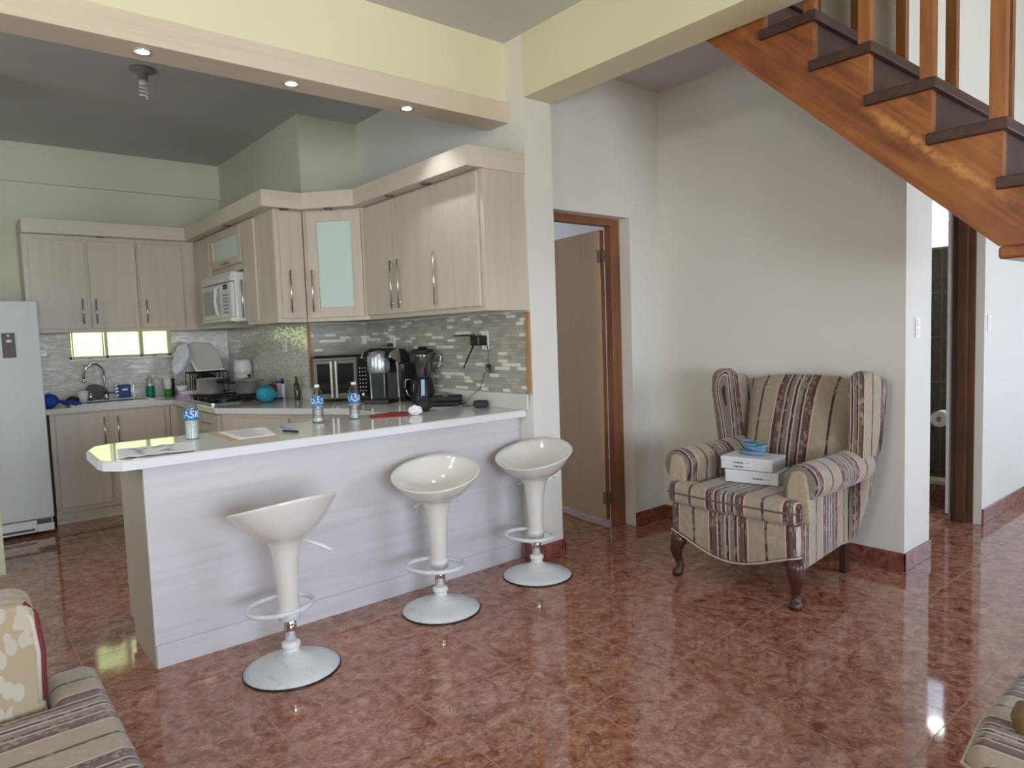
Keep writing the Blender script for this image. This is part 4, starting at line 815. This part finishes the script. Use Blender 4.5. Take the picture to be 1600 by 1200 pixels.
B().box(-0.088, 0.088, -0.088, 0.088, 0.026, 0.054).obj('upper_shell', M_blackm, parent=t, local=True, bevel=0.012, seg=3)
B().box(-0.015, 0.015, -0.03, -0.02, 0.054, 0.0555).obj('badge', M_white, parent=t, local=True)
b = B().ball((0, 0, 0.042), 0.048, 1.1, 0.9, 0.9, 22, 0.04).lathe([(0, 0.07), (0.02, 0.07), (0.012, 0.10), (0, 0.10)], n=14); o = b.obj('drawstring_pouch', M_blackm, label='small black drawstring pouch on the bar behind the crumpled tissue', cat='pouch', local=True, smooth=True); o.location = (1.71, 0.42, ZW1+0.001)
b = B().lathe([(0, 0), (0.06, 0), (0.075, 0.05), (0.06, 0.08), (0, 0.085)], n=24); o = b.obj('glass_bowl', plain('smoky_bowl', (0.20, 0.20, 0.17, 1), 0.2, 0, 0.05), label='smoky bowl behind the black zip case', cat='bowl', local=True, smooth=True); o.location = (2.05, 0.73, ZW1+0.001); o.scale = (0.8, 0.8, 1)

# ================================================================== BAR TOP THINGS
def water_bottle(x, y, lab, rz, fill, cloudy=False, cap=True):
    t = thing('water_bottle', lab, 'bottle', (x, y, ZW1), rz, group='plastic water bottles on the bar')
    k = 0.5
    rib = [(0, 0), (0.030, 0), (0.0325, 0.008)]
    z = 0.012
    while z < 0.10: rib += [(0.0325, z), (0.0305, z+0.005), (0.0325, z+0.010)]; z += 0.0125
    rib += [(0.0325, 0.115), (0.0325, 0.155), (0.030, 0.170), (0.022, 0.190), (0.014, 0.203), (0.0125, 0.215), (0, 0.2155)]
    B().lathe(rib, n=28).obj('bottle_shell', G_clear, parent=t, local=True, smooth=True)
    B().lathe([(0, 0.002), (0.029, 0.002), (0.030, 0.01), (0.030, fill), (0, fill)], n=24).obj('water', G_milky if cloudy else G_water, parent=t, local=True, smooth=True)
    if cap: B().lathe([(0, 0.206), (0.0145, 0.206), (0.0145, 0.222), (0, 0.222)], n=20).obj('cap', M_white, parent=t, local=True, smooth=True)
    lb = B().lathe([(0.0332, 0.100), (0.0332, 0.150)], n=32, close=False).obj('label_band', M_blue, parent=t, local=True, smooth=True)
    for a0 in (-PI/2-0.95, PI/2-0.95):
        me = text_mesh('OASIS', 0.050, 0.0003)
        for v in me.vertices:
            a = a0+v.co.x/0.0334; r = 0.0336+v.co.z; v.co = Vector((r*math.cos(a), r*math.sin(a), 0.126+v.co.y))
        me.materials.clear(); me.materials.append(M_white)
        o = bpy.data.objects.new('brand_lettering', me); C.objects.link(o); o.parent = lb
water_bottle(0.315, 0.40, 'half-full capless water bottle with cloudy ice, nearest the left end of the bar', 0.25, 0.095, True, False)
water_bottle(1.015, 0.46, 'capped clear water bottle standing left of its twin at mid bar', 0.9, 0.09)
water_bottle(1.235, 0.44, 'capped clear water bottle nearest the red folder', 0.3, 0.08)
def sheet(name, pts, mat, lab, cat, z, h=0.001, parent=None):
    return B().prism(pts, z, z+h).obj(name, mat, parent=parent, label=lab, cat=cat)
sheet('envelope', [(0.44, 0.56), (0.42, 0.12), (0.66, 0.135), (0.70, 0.50)], M_env, 'manila envelope lying under the printed sheets', 'envelope', ZW1+0.0005, 0.0015)
t = thing('printed_sheets', 'stack of white printed sheets on the manila envelope', 'paper', (0.57, 0.33, ZW1+0.0025))
B().prism([(0.47, 0.52), (0.46, 0.15), (0.65, 0.16), (0.72, 0.51)], ZW1+0.0025, ZW1+0.006).obj('pages', M_paper, parent=t)
b = B()
for k in range(12): b.box(0.50, 0.50+random.uniform(0.08, 0.15), 0.19+k*0.025, 0.195+k*0.025, ZW1+0.0061, ZW1+0.0065)
b.obj('print_lines', M_inkg, parent=t)
t = thing('torn_paper', 'crumpled white flyer with dark print near the left end of the bar', 'paper', (0.08, 0.17, ZW1))
b = B(); n = 8
g = [[b.m.verts.new((-0.09+0.30*i/n+0.05*j/n, 0.00+0.30*j/n-0.04*i/n, ZW1+0.002+0.006*abs(math.sin(i*1.7+j*1.1)))) for j in range(n+1)] for i in range(n+1)]
for i in range(n):
    for j in range(n): b.m.faces.new((g[i][j], g[i+1][j], g[i+1][j+1], g[i][j+1]))
b.obj('sheet', M_paper, parent=t, solid=0.0008)
b = B()
for k in range(14):
    x = -0.03+random.random()*0.2; y = 0.03+random.random()*0.2; b.box(x, x+0.03, y, y+0.012, ZW1+0.0092, ZW1+0.0096)
b.obj('print_marks', M_inkg, parent=t)
t = thing('pen', 'black ballpoint pen beside the printed sheets', 'pen', (0.745, 0.19, ZW1+0.007), -1.25)
B().tube([(-0.065, 0, 0), (0.05, 0, 0)], 0.006, 10).obj('barrel', M_black, parent=t, local=True, smooth=True); B().tube([(0.05, 0, 0), (0.07, 0, 0)], [0.005, 0.001], 10).obj('tip', M_steel, parent=t, local=True, smooth=True)
t = thing('pen', 'pale blue pen lying behind the black pen', 'pen', (0.80, 0.40, ZW1+0.006), -1.45)
B().tube([(-0.06, 0, 0), (0.055, 0, 0)], 0.005, 10).obj('barrel', plain('pale_blue_plastic', (0.30, 0.38, 0.62, 1), 0.3), parent=t, local=True, smooth=True); B().tube([(0.055, 0, 0), (0.068, 0, 0)], [0.004, 0.001], 8).obj('tip', M_steel, parent=t, local=True, smooth=True)
sheet('red_folder', [(1.36, 0.50), (1.30, 0.36), (1.50, 0.28), (1.62, 0.46), (1.56, 0.56)], M_red, 'flat dark red folder lying on the bar', 'folder', ZW1+0.0005, 0.005)
b = B().ball((0.012, -0.006, 0.027), 0.030, 1.5, 1, 0.95, 40, 0.05).crumple(0.004, 170); o = b.obj('crumpled_tissue', M_paper, label='crumpled white tissue at the right end of the red folder', cat='tissue', local=True); o.location = (1.56, 0.31, ZW1+0.001)

# ================================================================== STOOLS
def stool(loc, rz, lab):
    # local +Y is the high back of the seat
    t = thing('bar_stool', lab, 'stool', loc, rz, group='ivory plastic bar stools at the bar')
    B().lathe([(0, 0.0), (0.196, 0.0), (0.204, 0.004), (0.204, 0.007), (0.16, 0.024), (0.09, 0.05), (0.045, 0.068), (0.032, 0.085), (0, 0.088)], n=56).obj('base_disc', M_enam, parent=t, local=True, smooth=True)
    B().lathe([(0.204, 0.0), (0.2075, 0.001), (0.2075, 0.006), (0.203, 0.008)], n=56, close=False).obj('rubber_rim', M_black, parent=t, local=True, smooth=True)
    B().lathe([(0.0, 0.08), (0.033, 0.08), (0.033, 0.092), (0.029, 0.096), (0.040, 0.102), (0.040, 0.117), (0.029, 0.126), (0, 0.126)], n=32).obj('collar', M_white, parent=t, local=True, smooth=True)
    B().lathe([(0, 0.12), (0.027, 0.12), (0.027, 0.26), (0, 0.26)], n=28).obj('gas_lift', M_chrome, parent=t, local=True, smooth=True)
    # seat: post and bowl as one moulding
    b = B(); n = 64; rings = []
    def rim(phi):
        s = math.sin(phi); c = math.cos(phi)
        R = 1/math.sqrt((c/0.234)**2+(s/0.21)**2)
        return R, 0.728+0.060*s
    def ring(f):
        r = []
        for i in range(n):
            a = 2*PI*i/n; x, y, z = f(a); r.append(b.m.verts.new((x, y, z)))
        rings.append(r)
    for rr, z in ((0.040, 0.226), (0.041, 0.25), (0.044, 0.32), (0.048, 0.40), (0.054, 0.48), (0.061, 0.53), (0.072, 0.565), (0.088, 0.588)):
        ring(lambda a, rr=rr, z=z: (rr*math.cos(a), rr*math.sin(a), z))
    for k in (0.18, 0.36, 0.54, 0.72, 0.86, 0.96, 1.0):
        def f(a, k=k):
            R, zr = rim(a); r = 0.088+(R-0.088)*k; z = 0.588+(zr-0.588)*(0.45*k+0.55*k**2.4); return (r*math.cos(a), r*math.sin(a), z)
        ring(f)
    def f(a):
        R, zr = rim(a); return ((R-0.005)*math.cos(a), (R-0.005)*math.sin(a), zr+0.004)
    ring(f)
    for k in (0.95, 0.84, 0.66, 0.46, 0.26, 0.1):
        def f(a, k=k):
            R, zr = rim(a); r = (R-0.012)*k; saddle = 0.012*math.exp(-((a-1.5*PI)/0.5)**2)*k
            z = 0.632+(zr-0.632)*(k**2.2)+saddle; return (r*math.cos(a), r*math.sin(a), z)
        ring(f)
    for A, D in zip(rings, rings[1:]):
        for i in range(n): b.m.faces.new((A[i], A[(i+1) % n], D[(i+1) % n], D[i]))
    b.m.faces.new(rings[0]); b.m.faces.new(rings[-1])
    b.obj('seat', M_abs, parent=t, local=True, smooth=True)
    B().tube([(0.145*math.cos(a), -0.075+0.115*math.sin(a), 0.262) for a in [i*2*PI/40 for i in range(40)]], 0.011, 10, cyc=True).obj('footrest_ring', M_enam, parent=t, local=True, smooth=True)
    B().lathe([(0.040, 0.224), (0.047, 0.227), (0.047, 0.268), (0.042, 0.274)], n=32, close=False).obj('footrest_clamp', M_enam, parent=t, local=True, smooth=True)
    B().tube([(-0.055, 0.03, 0.575), (-0.135, 0.08, 0.530), (-0.165, 0.10, 0.508)], 0.009, 10).obj('lift_lever', M_white, parent=t, local=True, smooth=True)
    return t
stool((0.452, -0.405, 0), math.radians(186), 'ivory bar stool nearest the camera, its seat turned with the high back towards us')
stool((1.290, -0.325, 0), math.radians(-50), 'middle ivory bar stool, showing the hollow of its seat')
stool((1.990, -0.30, 0), math.radians(-72), 'ivory bar stool in front of the pillar')

# ================================================================== ARMCHAIR
def armchair():
    t = thing('wingback_armchair', 'striped wingback armchair with dark cabriole legs against the white wall', 'armchair', (2.97, -1.235, 0), -PI/2)
    # local: front -Y, width X
    # seat frame with serpentine apron
    b = B(); n = 24
    fr = []
    def low(u): # u in -1..1
        return 0.205-0.035*math.cos(u*PI*0.95)+0.03*abs(u)**3
    top = 0.43
    F0 = []; F1 = []
    for i in range(n+1):
        u = -1+2*i/n; x = 0.382*u; y = -0.415-0.02*math.cos(u*PI/2)
        F0.append(b.m.verts.new((x, y, low(u)))); F1.append(b.m.verts.new((x, y-0.006, top)))
    R0 = [b.m.verts.new((0.31*(-1+2*i/n), 0.36, 0.18)) for i in range(n+1)]; R1 = [b.m.verts.new((0.31*(-1+2*i/n), 0.36, top)) for i in range(n+1)]
    for i in range(n):
        b.m.faces.new((F0[i], F0[i+1], F1[i+1], F1[i])); b.m.faces.new((R0[i], R1[i], R1[i+1], R0[i+1])); b.m.faces.new((F1[i], F1[i+1], R1[i+1], R1[i])); b.m.faces.new((F0[i], R0[i], R0[i+1], F0[i+1]))
    b.m.faces.new((F0[0], F1[0], R1[0], R0[0])); b.m.faces.new((F0[n], R0[n], R1[n], F1[n]))
    b.obj('seat_frame', F_x, parent=t, local=True, bevel=0.02, seg=4, smooth=True)
    pts = [(0.382*(-1+2*i/n), -0.418-0.02*math.cos((-1+2*i/n)*PI/2), low(-1+2*i/n)) for i in range(n+1)]
    B().tube([(-0.315, 0.355, 0.182)]+pts+[(0.315, 0.355, 0.182)], 0.005, 8).obj('hem_piping', M_cord, parent=t, local=True, smooth=True)
    # cushion (front ears beyond the arms)
    cu = B().prism([(-0.255, 0.20), (-0.255, -0.33), (-0.385, -0.34), (-0.395, -0.445), (-0.30, -0.462), (0, -0.475), (0.30, -0.462), (0.395, -0.445), (0.385, -0.34), (0.255, -0.33), (0.255, 0.20)], 0.432, 0.556)
    cu = cu.obj('seat_cushion', F_x, parent=t, local=True, bevel=0.035, seg=6, smooth=True)
    B().tube([(-0.388, -0.37, 0.50), (-0.385, -0.442, 0.498), (-0.35, -0.456, 0.498), (-0.30, -0.463, 0.498), (0, -0.476, 0.498), (0.30, -0.463, 0.498), (0.35, -0.456, 0.498), (0.385, -0.442, 0.498), (0.388, -0.37, 0.50)], 0.005, 8).obj('cushion_piping', plain('taupe_piping', (0.14, 0.11, 0.09, 1), 0.8), parent=cu, local=True, smooth=True)
    # backrest, leaning and bulging
    b = B(); nu, nv = 18, 18; G = []
    for side in (0, 1):
        g = []
        for i in range(nu+1):
            col = []
            for j in range(nv+1):
                u = -1+2*i/nu; v = j/nv
                wtop = 0.30+0.045*v; x = wtop*u
                z = 0.50+0.625*v-0.035*(abs(u)**3)*v
                yc = 0.215+0.15*v+0.03*v*v
                bul = 0.055*(1-u**4)*math.sin(PI*min(1, v*0.92+0.06))**0.5
                edge = min(1, (1-abs(u))*9)*min(1, (1-v)*9+0.0)
                y = yc-(bul+0.02*edge) if side == 0 else yc+0.055*max(0.25, edge)
                col.append(b.m.verts.new((x, y, z)))
            g.append(col)
        G.append(g)
        for i in range(nu):
            for j in range(nv): b.m.faces.new((g[i][j], g[i+1][j], g[i+1][j+1], g[i][j+1]))
    f, r = G
    for i in range(nu): b.m.faces.new((f[i][nv], f[i+1][nv], r[i+1][nv], r[i][nv])); b.m.faces.new((f[i][0], r[i][0], r[i+1][0], f[i+1][0]))
    for j in range(nv): b.m.faces.new((f[0][j], f[0][j+1], r[0][j+1], r[0][j])); b.m.faces.new((f[nu][j], r[nu][j], r[nu][j+1], f[nu][j+1]))
    b.obj('backrest', F_x, parent=t, local=True, smooth=True, bevel=0.015, seg=3)
    # outer back
    B().prism([(0.29, 0.18), (0.40, 0.55), (0.445, 1.09), (0.42, 1.10), (0.37, 0.55), (0.25, 0.18)], -0.30, 0.30, 'x').obj('outer_back', M_beige, parent=t, local=True, bevel=0.01)
    for s in (-1, 1):
        # wing
        prof = [(0.16, 0.60), (0.145, 0.74), (0.125, 0.90), (0.105, 1.03), (0.115, 1.12), (0.165, 1.165), (0.235, 1.165), (0.32, 1.13), (0.42, 1.12), (0.44, 1.06), (0.40, 0.75), (0.36, 0.45), (0.33, 0.19), (0.24, 0.19), (0.24, 0.55)]
        w = B(); xs = (s*0.355, s*0.405, s*0.450)
        rg = []
        for q, x in enumerate(xs):
            rg.append([w.m.verts.new((x+s*0.035*max(0, (z-0.6))*1.2-s*0.27*max(0, (0.6-z)), y, z)) for y, z in prof])
        w.m.faces.new(rg[0]); w.m.faces.new(rg[-1])
        for A, D in zip(rg, rg[1:]):
            for i in range(len(prof)): w.m.faces.new((A[i], A[(i+1) % len(prof)], D[(i+1) % len(prof)], D[i]))
        w.obj('wing', F_yw, parent=t, local=True, bevel=0.032, seg=5, smooth=True)
        # arm roll
        cx, cz, r = s*0.368, 0.636, 0.095
        a = B(); rings = []; m_ = 28; ys = [-0.375, -0.365, -0.345, -0.2, -0.05, 0.10, 0.22, 0.30]
        for y in ys:
            k = 0.88 if y < -0.37 else (0.96 if y < -0.36 else 1.0); lift = 0.0 if y < 0.1 else (y-0.1)*0.05
            rings.append([a.m.verts.new((cx+k*r*math.cos(2*PI*i/m_), y, cz+lift+k*r*math.sin(2*PI*i/m_))) for i in range(m_)])
        for A, D in zip(rings, rings[1:]):
            for i in range(m_): a.m.faces.new((A[i], A[(i+1) % m_], D[(i+1) % m_], D[i]))
        a.m.faces.new(rings[0]); a.m.faces.new(rings[-1])
        arm = a.obj('armrest', F_y, parent=t, local=True, smooth=True)
        B().prism([(s*0.305, 0.44), (s*0.43, 0.44), (s*0.42, 0.60), (s*0.405, 0.69), (s*0.368, 0.705), (s*0.325, 0.69), (s*0.305, 0.62)], -0.386, -0.335, 'y').obj('arm_front_panel', M_beige, parent=arm, local=True, bevel=0.012, seg=3)
        # side panel
        b = B(); q = [(s*0.385, -0.40), (s*0.305, 0.35), (s*0.27, 0.33), (s*0.30, -0.33)]
        b.prism([(s*0.392, -0.375), (s*0.318, 0.36), (s*0.27, 0.34), (s*0.28, -0.37)], 0.20, 0.62)
        b.obj('side_panel', F_y, parent=t, local=True, bevel=0.008)
        # cabriole front leg
        B().tube([(s*0.352, -0.385, 0.25), (s*0.355, -0.392, 0.20), (s*0.366, -0.404, 0.15), (s*0.360, -0.392, 0.10), (s*0.352, -0.380, 0.055), (s*0.356, -0.392, 0.028), (s*0.360, -0.402, 0.012), (s*0.360, -0.402, 0.0)], [0.048, 0.046, 0.036, 0.024, 0.020, 0.028, 0.032, 0.027], 16).obj('leg', W_leg, parent=t, local=True, smooth=True)
        B().prism([(s*0.265, 0.27), (s*0.305, 0.27), (s*0.305, 0.32), (s*0.265, 0.32)], 0.0, 0.19).obj('leg', W_leg, parent=t, local=True, bevel=0.004)
    B().prism([(-0.26, -0.33), (0.26, -0.33), (0.26, 0.3), (-0.26, 0.3)], 0.40, 0.434).obj('seat_deck', M_beige, parent=t, local=True)
armchair()
def carton(loc, rz, lab, dx, marks):
    t = thing('white_carton', lab, 'box', loc, rz)
    # local front -Y
    B().box(-0.145, 0.145, -0.10, 0.10, 0, 0.066).obj('carton_body', M_card, parent=t, local=True, bevel=0.003)
    B().box(-0.147, 0.147, -0.102, 0.102, 0.052, 0.069).obj('lid', M_card, parent=t, local=True, bevel=0.002)
    L = B().box(dx-0.055, dx+0.055, -0.1032, -0.1022, 0.008, 0.050).obj('label_sticker', M_paper, parent=t, local=True)
    b = B()
    for z in marks:
        x = dx-0.05
        while x < dx+0.005: wd = random.choice((0.0012, 0.002, 0.003)); b.box(x, x+wd, -0.1037, -0.1033, z, z+0.011); x += wd+random.choice((0.001, 0.0018))
        b.box(dx+0.015, dx+0.045, -0.1037, -0.1033, z+0.004, z+0.006)
    b.obj('barcode', M_ink, parent=L, local=True)
carton((2.845, -1.225, 0.560), -PI/2+0.22, 'lower white cardboard box on the armchair seat', 0.06, (0.025,))
carton((2.840, -1.205, 0.632), -PI/2+0.16, 'upper white cardboard box, under the blue strap', -0.02, (0.012, 0.034))
t = thing('coiled_strap', 'slate blue strap coiled on top of the white boxes', 'strap', (2.86, -1.205, 0.704), -PI/2)
def loop(cx, cy, rx, ry, z, tx, ty, hgt):
    b = B(); n = 36; A = []
    for i in range(n):
        a = 2*PI*i/n; x = cx+rx*math.cos(a); y = cy+ry*math.sin(a); zz = z+tx*math.cos(a)+ty*math.sin(a); A.append((x, y, zz))
    vs = [[b.m.verts.new((x*k if False else x, y, zz+q)) for (x, y, zz) in A] for q, k in ((0, 1), (hgt, 1))]
    for i in range(n): b.m.faces.new((vs[0][i], vs[0][(i+1) % n], vs[1][(i+1) % n], vs[1][i]))
    b.obj('strap_loop', M_strap, parent=t, local=True, smooth=True, solid=0.006)
loop(-0.02, 0, 0.075, 0.045, 0.0, 0, 0, 0.022)
loop(0.0, -0.005, 0.065, 0.04, 0.030, -0.008, 0.0, 0.020)
loop(-0.035, 0.0, 0.05, 0.036, 0.052, -0.006, 0.004, 0.018)
loop(0.035, -0.005, 0.042, 0.034, 0.040, 0.006, 0.004, 0.018)

# ================================================================== HALL DOOR
t = thing('door_1', 'open tan veneer door with wooden frame beside the pillar', 'door', (2.8, 0.08, 0), kind='structure')
fr = B().box(3.075, 3.169, 0.035, 0.095, 0, 2.214).box(2.421, 2.47, 0.035, 0.095, 0, 2.214).box(2.47, 3.075, 0.035, 0.095, 2.165, 2.214).obj('door_frame', W_frame, parent=t, bevel=0.003)
hx, hy = 3.088, 0.115; a = math.atan2(0.99, 0.15)
dv = Vector((math.cos(a), math.sin(a))); nv = Vector((-dv.y, dv.x))
lf = B().fbox((hx, hy), dv, nv, 0.0, 0.66, 0.0, 0.036, 0.035, 2.15).obj('door_leaf', W_door, parent=t, bevel=0.002)
B().fbox((hx, hy), dv, nv, -0.001, 0.001, 0.001, 0.035, 0.037, 2.148).obj('door_edge', W_frame, parent=lf)
for z in (1.96, 0.20): B().fbox((hx, hy), dv, nv, 0.0, 0.03, 0.036, 0.04, z-0.045, z+0.045).box(hx-0.035, hx+0.02, hy-0.024, hy-0.019, z-0.045, z+0.045).tube([(hx-0.005, hy-0.028, z-0.05), (hx-0.005, hy-0.028, z+0.05)], 0.007, 8).obj('hinge', M_metalhinge, parent=lf)
# bathroom doorway jamb
B().box(4.808, 4.819, -1.70, -1.56, 0, 2.298).obj('door_2', W_jamb, kind='structure', label='dark stained wood jamb of the bathroom doorway', cat='door jamb', bevel=0.003)
B().box(4.775, 4.807, -1.66, -1.60, 0, 2.298).obj('trim_11', W_jamb, kind='structure', label='door stop strip on the bathroom jamb', cat='door jamb', bevel=0.003)
B().box(4.790, 4.819, -1.554, -1.535, 0.05, 2.298).obj('trim_12', M_white, kind='structure', label='thin white edge behind the bathroom jamb', cat='door jamb')
t = thing('toilet_roll', 'white toilet paper roll on a holder just inside the bathroom doorway', 'toilet roll', (4.99, -1.44, 0.70))
b = B(); prof = [(0.02, -0.05), (0.058, -0.05), (0.058, 0.05), (0.02, 0.05), (0.02, -0.05)]
b.lathe(prof, axis='x', n=32, close=False).obj('paper_roll', M_tp, parent=t, local=True)
B().tube([(-0.07, 0, 0), (0.07, 0, 0), (0.075, -0.05, 0), (0.075, -0.108, 0)], 0.006).obj('holder', M_steel, parent=t, local=True, smooth=True)

# ================================================================== STAIRS
def stairs():
    t = thing('staircase', 'varnished wooden staircase with dark treads rising at the upper right', 'staircase', (2.9, -1.8, 1.64))
    dy, dz = 0.2352, 0.2115
    # nosing i: y = yn0 + i*dy, top z = zn0 + i*dz
    yn, zn = -2.510, 2.150; TH = 0.045
    N0, N1 = -1, 6
    x0, x1 = 2.385, 3.42
    # stringers: saw tooth top, straight bottom
    def stringer(xa, xb):
        up = []
        for i in range(N0, N1+1):
            y = yn+i*dy+0.02; z = zn+i*dz-TH
            up += [(y, z-dz), (y, z)]
        ye = yn+(N1+1)*dy; sl_ = dz/dy*1.02
        lowz = lambda y: 1.698+(y+2.482)*0.923
        lo = [(ye, lowz(ye)), (-2.482, 1.690), (-2.76, 1.690)]
        up[0] = (up[0][0], 1.690)
        return B().prism([(-2.76, 1.75)]+up+[(ye, up[-1][1])]+lo, xa, xb, 'x')
    st = B(); 
    o = stringer(x0, x0+0.045).obj('stringer', W_str, parent=t)
    stringer(x1-0.045, x1).obj('stringer', W_str, parent=t)
    for i in range(N0, N1+1):
        y = yn+i*dy; z = zn+i*dz
        B().box(x0-0.018, x1+0.01, y, y+dy+0.035, z-TH, z).obj('tread', W_tread, parent=t, bevel=0.006, seg=2)
        B().box(x0+0.003, x1-0.003, y+0.022, y+0.044, z-dz, z-TH-0.001).obj('riser', W_tread, parent=t)
        for (x, s_) in ((x0+0.002, 0.042), (x1-0.05, 0.042)):
            for q in ((0.010,)): B().box(x, x+s_, y+q+0.004, y+q+0.004+0.052, z+0.0005, z+0.86).obj('baluster', W_bal, parent=t, bevel=0.004)
    for x in (x0-0.008, x1-0.06):
        a = (yn+N0*dy+0.03, zn+N0*dz+0.86); c = (yn+N1*dy+0.06, zn+N1*dz+0.86)
        B().prism([(a[0], a[1]), (c[0], c[1]), (c[0], c[1]+0.06), (a[0], a[1]+0.06)], x, x+0.065, 'x').obj('handrail', W_bal, parent=t, bevel=0.01)
    B().box(x0-0.02, x1+0.01, -3.6, -2.486, 1.640, 1.688).obj('landing_board', W_str, parent=t, bevel=0.012, seg=3)
    for y in (-3.55,):
        for x in (x0+0.02, x1-0.1): B().box(x, x+0.09, y, y+0.09, 0, 1.639).obj('landing_post', W_bal, parent=t, bevel=0.004)
stairs()

# ================================================================== SOFA (bottom left) and near chair (bottom right)
t = thing('sofa', 'striped sofa corner with floral arm in the lower left of the picture', 'sofa', (-0.9, -1.9, 0))
c_ = B().prism([(-1.25, -2.9), (-0.335, -2.9), (-0.335, -0.86), (-0.355, -0.815), (-0.40, -0.80), (-0.468, -0.82), (-0.472, -1.055), (-1.25, -1.055)], 0.30, 0.452).obj('seat_cushion', F_y, parent=t, bevel=0.035, seg=6, smooth=True)
B().prism([(-1.3, -2.9), (-0.345, -2.9), (-0.345, -0.83), (-1.3, -0.83)], 0.12, 0.295).obj('seat_frame', F_y, parent=t, bevel=0.015, seg=3)
B().prism([(-1.35, 0.30), (-0.485, 0.30), (-0.480, 0.60), (-0.490, 0.72), (-0.52, 0.745), (-1.35, 0.765)], -1.04, -0.84, 'y').obj('armrest', F_fl, parent=t, bevel=0.03, seg=5, smooth=True)
B().tube([(-0.496, -1.037, 0.46), (-0.490, -1.037, 0.60), (-0.500, -1.036, 0.70), (-0.528, -1.030, 0.738)], 0.006, 8).obj('arm_piping', M_cord, parent=t, smooth=True)
B().tube([(-0.487, -1.024, 0.46), (-0.482, -1.024, 0.60), (-0.492, -1.020, 0.70), (-0.516, -1.014, 0.737)], 0.011, 8).obj('arm_edge', plain('maroon_piping', (0.16, 0.025, 0.03, 1), 0.8), parent=t, smooth=True)
B().box(-1.45, -1.26, -2.9, -0.84, 0.12, 0.95).obj('backrest', F_y, parent=t, bevel=0.05, seg=4, smooth=True)
for x in (-0.42, -1.35):
    for y in (-0.9, -2.82): B().prism([(x-0.025, y-0.025), (x+0.025, y-0.025), (x+0.025, y+0.025), (x-0.025, y+0.025)], 0, 0.12).obj('leg', W_leg, parent=t)
t = thing('side_armchair', 'cropped striped chair with brown wooden arm knob in the lower right corner', 'armchair', (1.45, -3.1, 0), 0.0)
cu = B().prism([(0.96, -3.55), (0.94, -2.92), (1.00, -2.81), (1.22, -2.785), (1.56, -2.785), (1.56, -3.55)], 0.36, 0.50).obj('seat_cushion', stripes('striped_fabric_near_chair', 'x', 0.05, 0.14), parent=t, bevel=0.03, seg=5, smooth=True)
B().tube([(0.957, -3.5, 0.468), (0.938, -2.915, 0.468), (1.0, -2.807, 0.468), (1.22, -2.782, 0.468), (1.54, -2.782, 0.468)], 0.0045, 8).obj('cushion_piping', M_cord, parent=cu, smooth=True)
B().prism([(1.03, -3.55), (1.01, -2.96), (1.07, -2.85), (1.62, -2.83), (1.62, -3.55)], 0.20, 0.358).obj('seat_frame', F_x, parent=t, bevel=0.01)
B().lathe([(0, 0), (0.02, 0), (0.018, 0.06), (0.03, 0.085), (0.036, 0.11), (0.026, 0.14), (0, 0.15)], (1.175, -2.885, 0.42), n=20).obj('arm_knob', plain('olive_brown_wood', (0.16, 0.11, 0.04, 1), 0.3), parent=t, smooth=True)
for x in (1.08, 1.56):
    for y in (-2.9, -3.48): B().prism([(x-0.025, y-0.025), (x+0.025, y-0.025), (x+0.025, y+0.025), (x-0.025, y+0.025)], 0, 0.2).obj('leg', W_leg, parent=t)
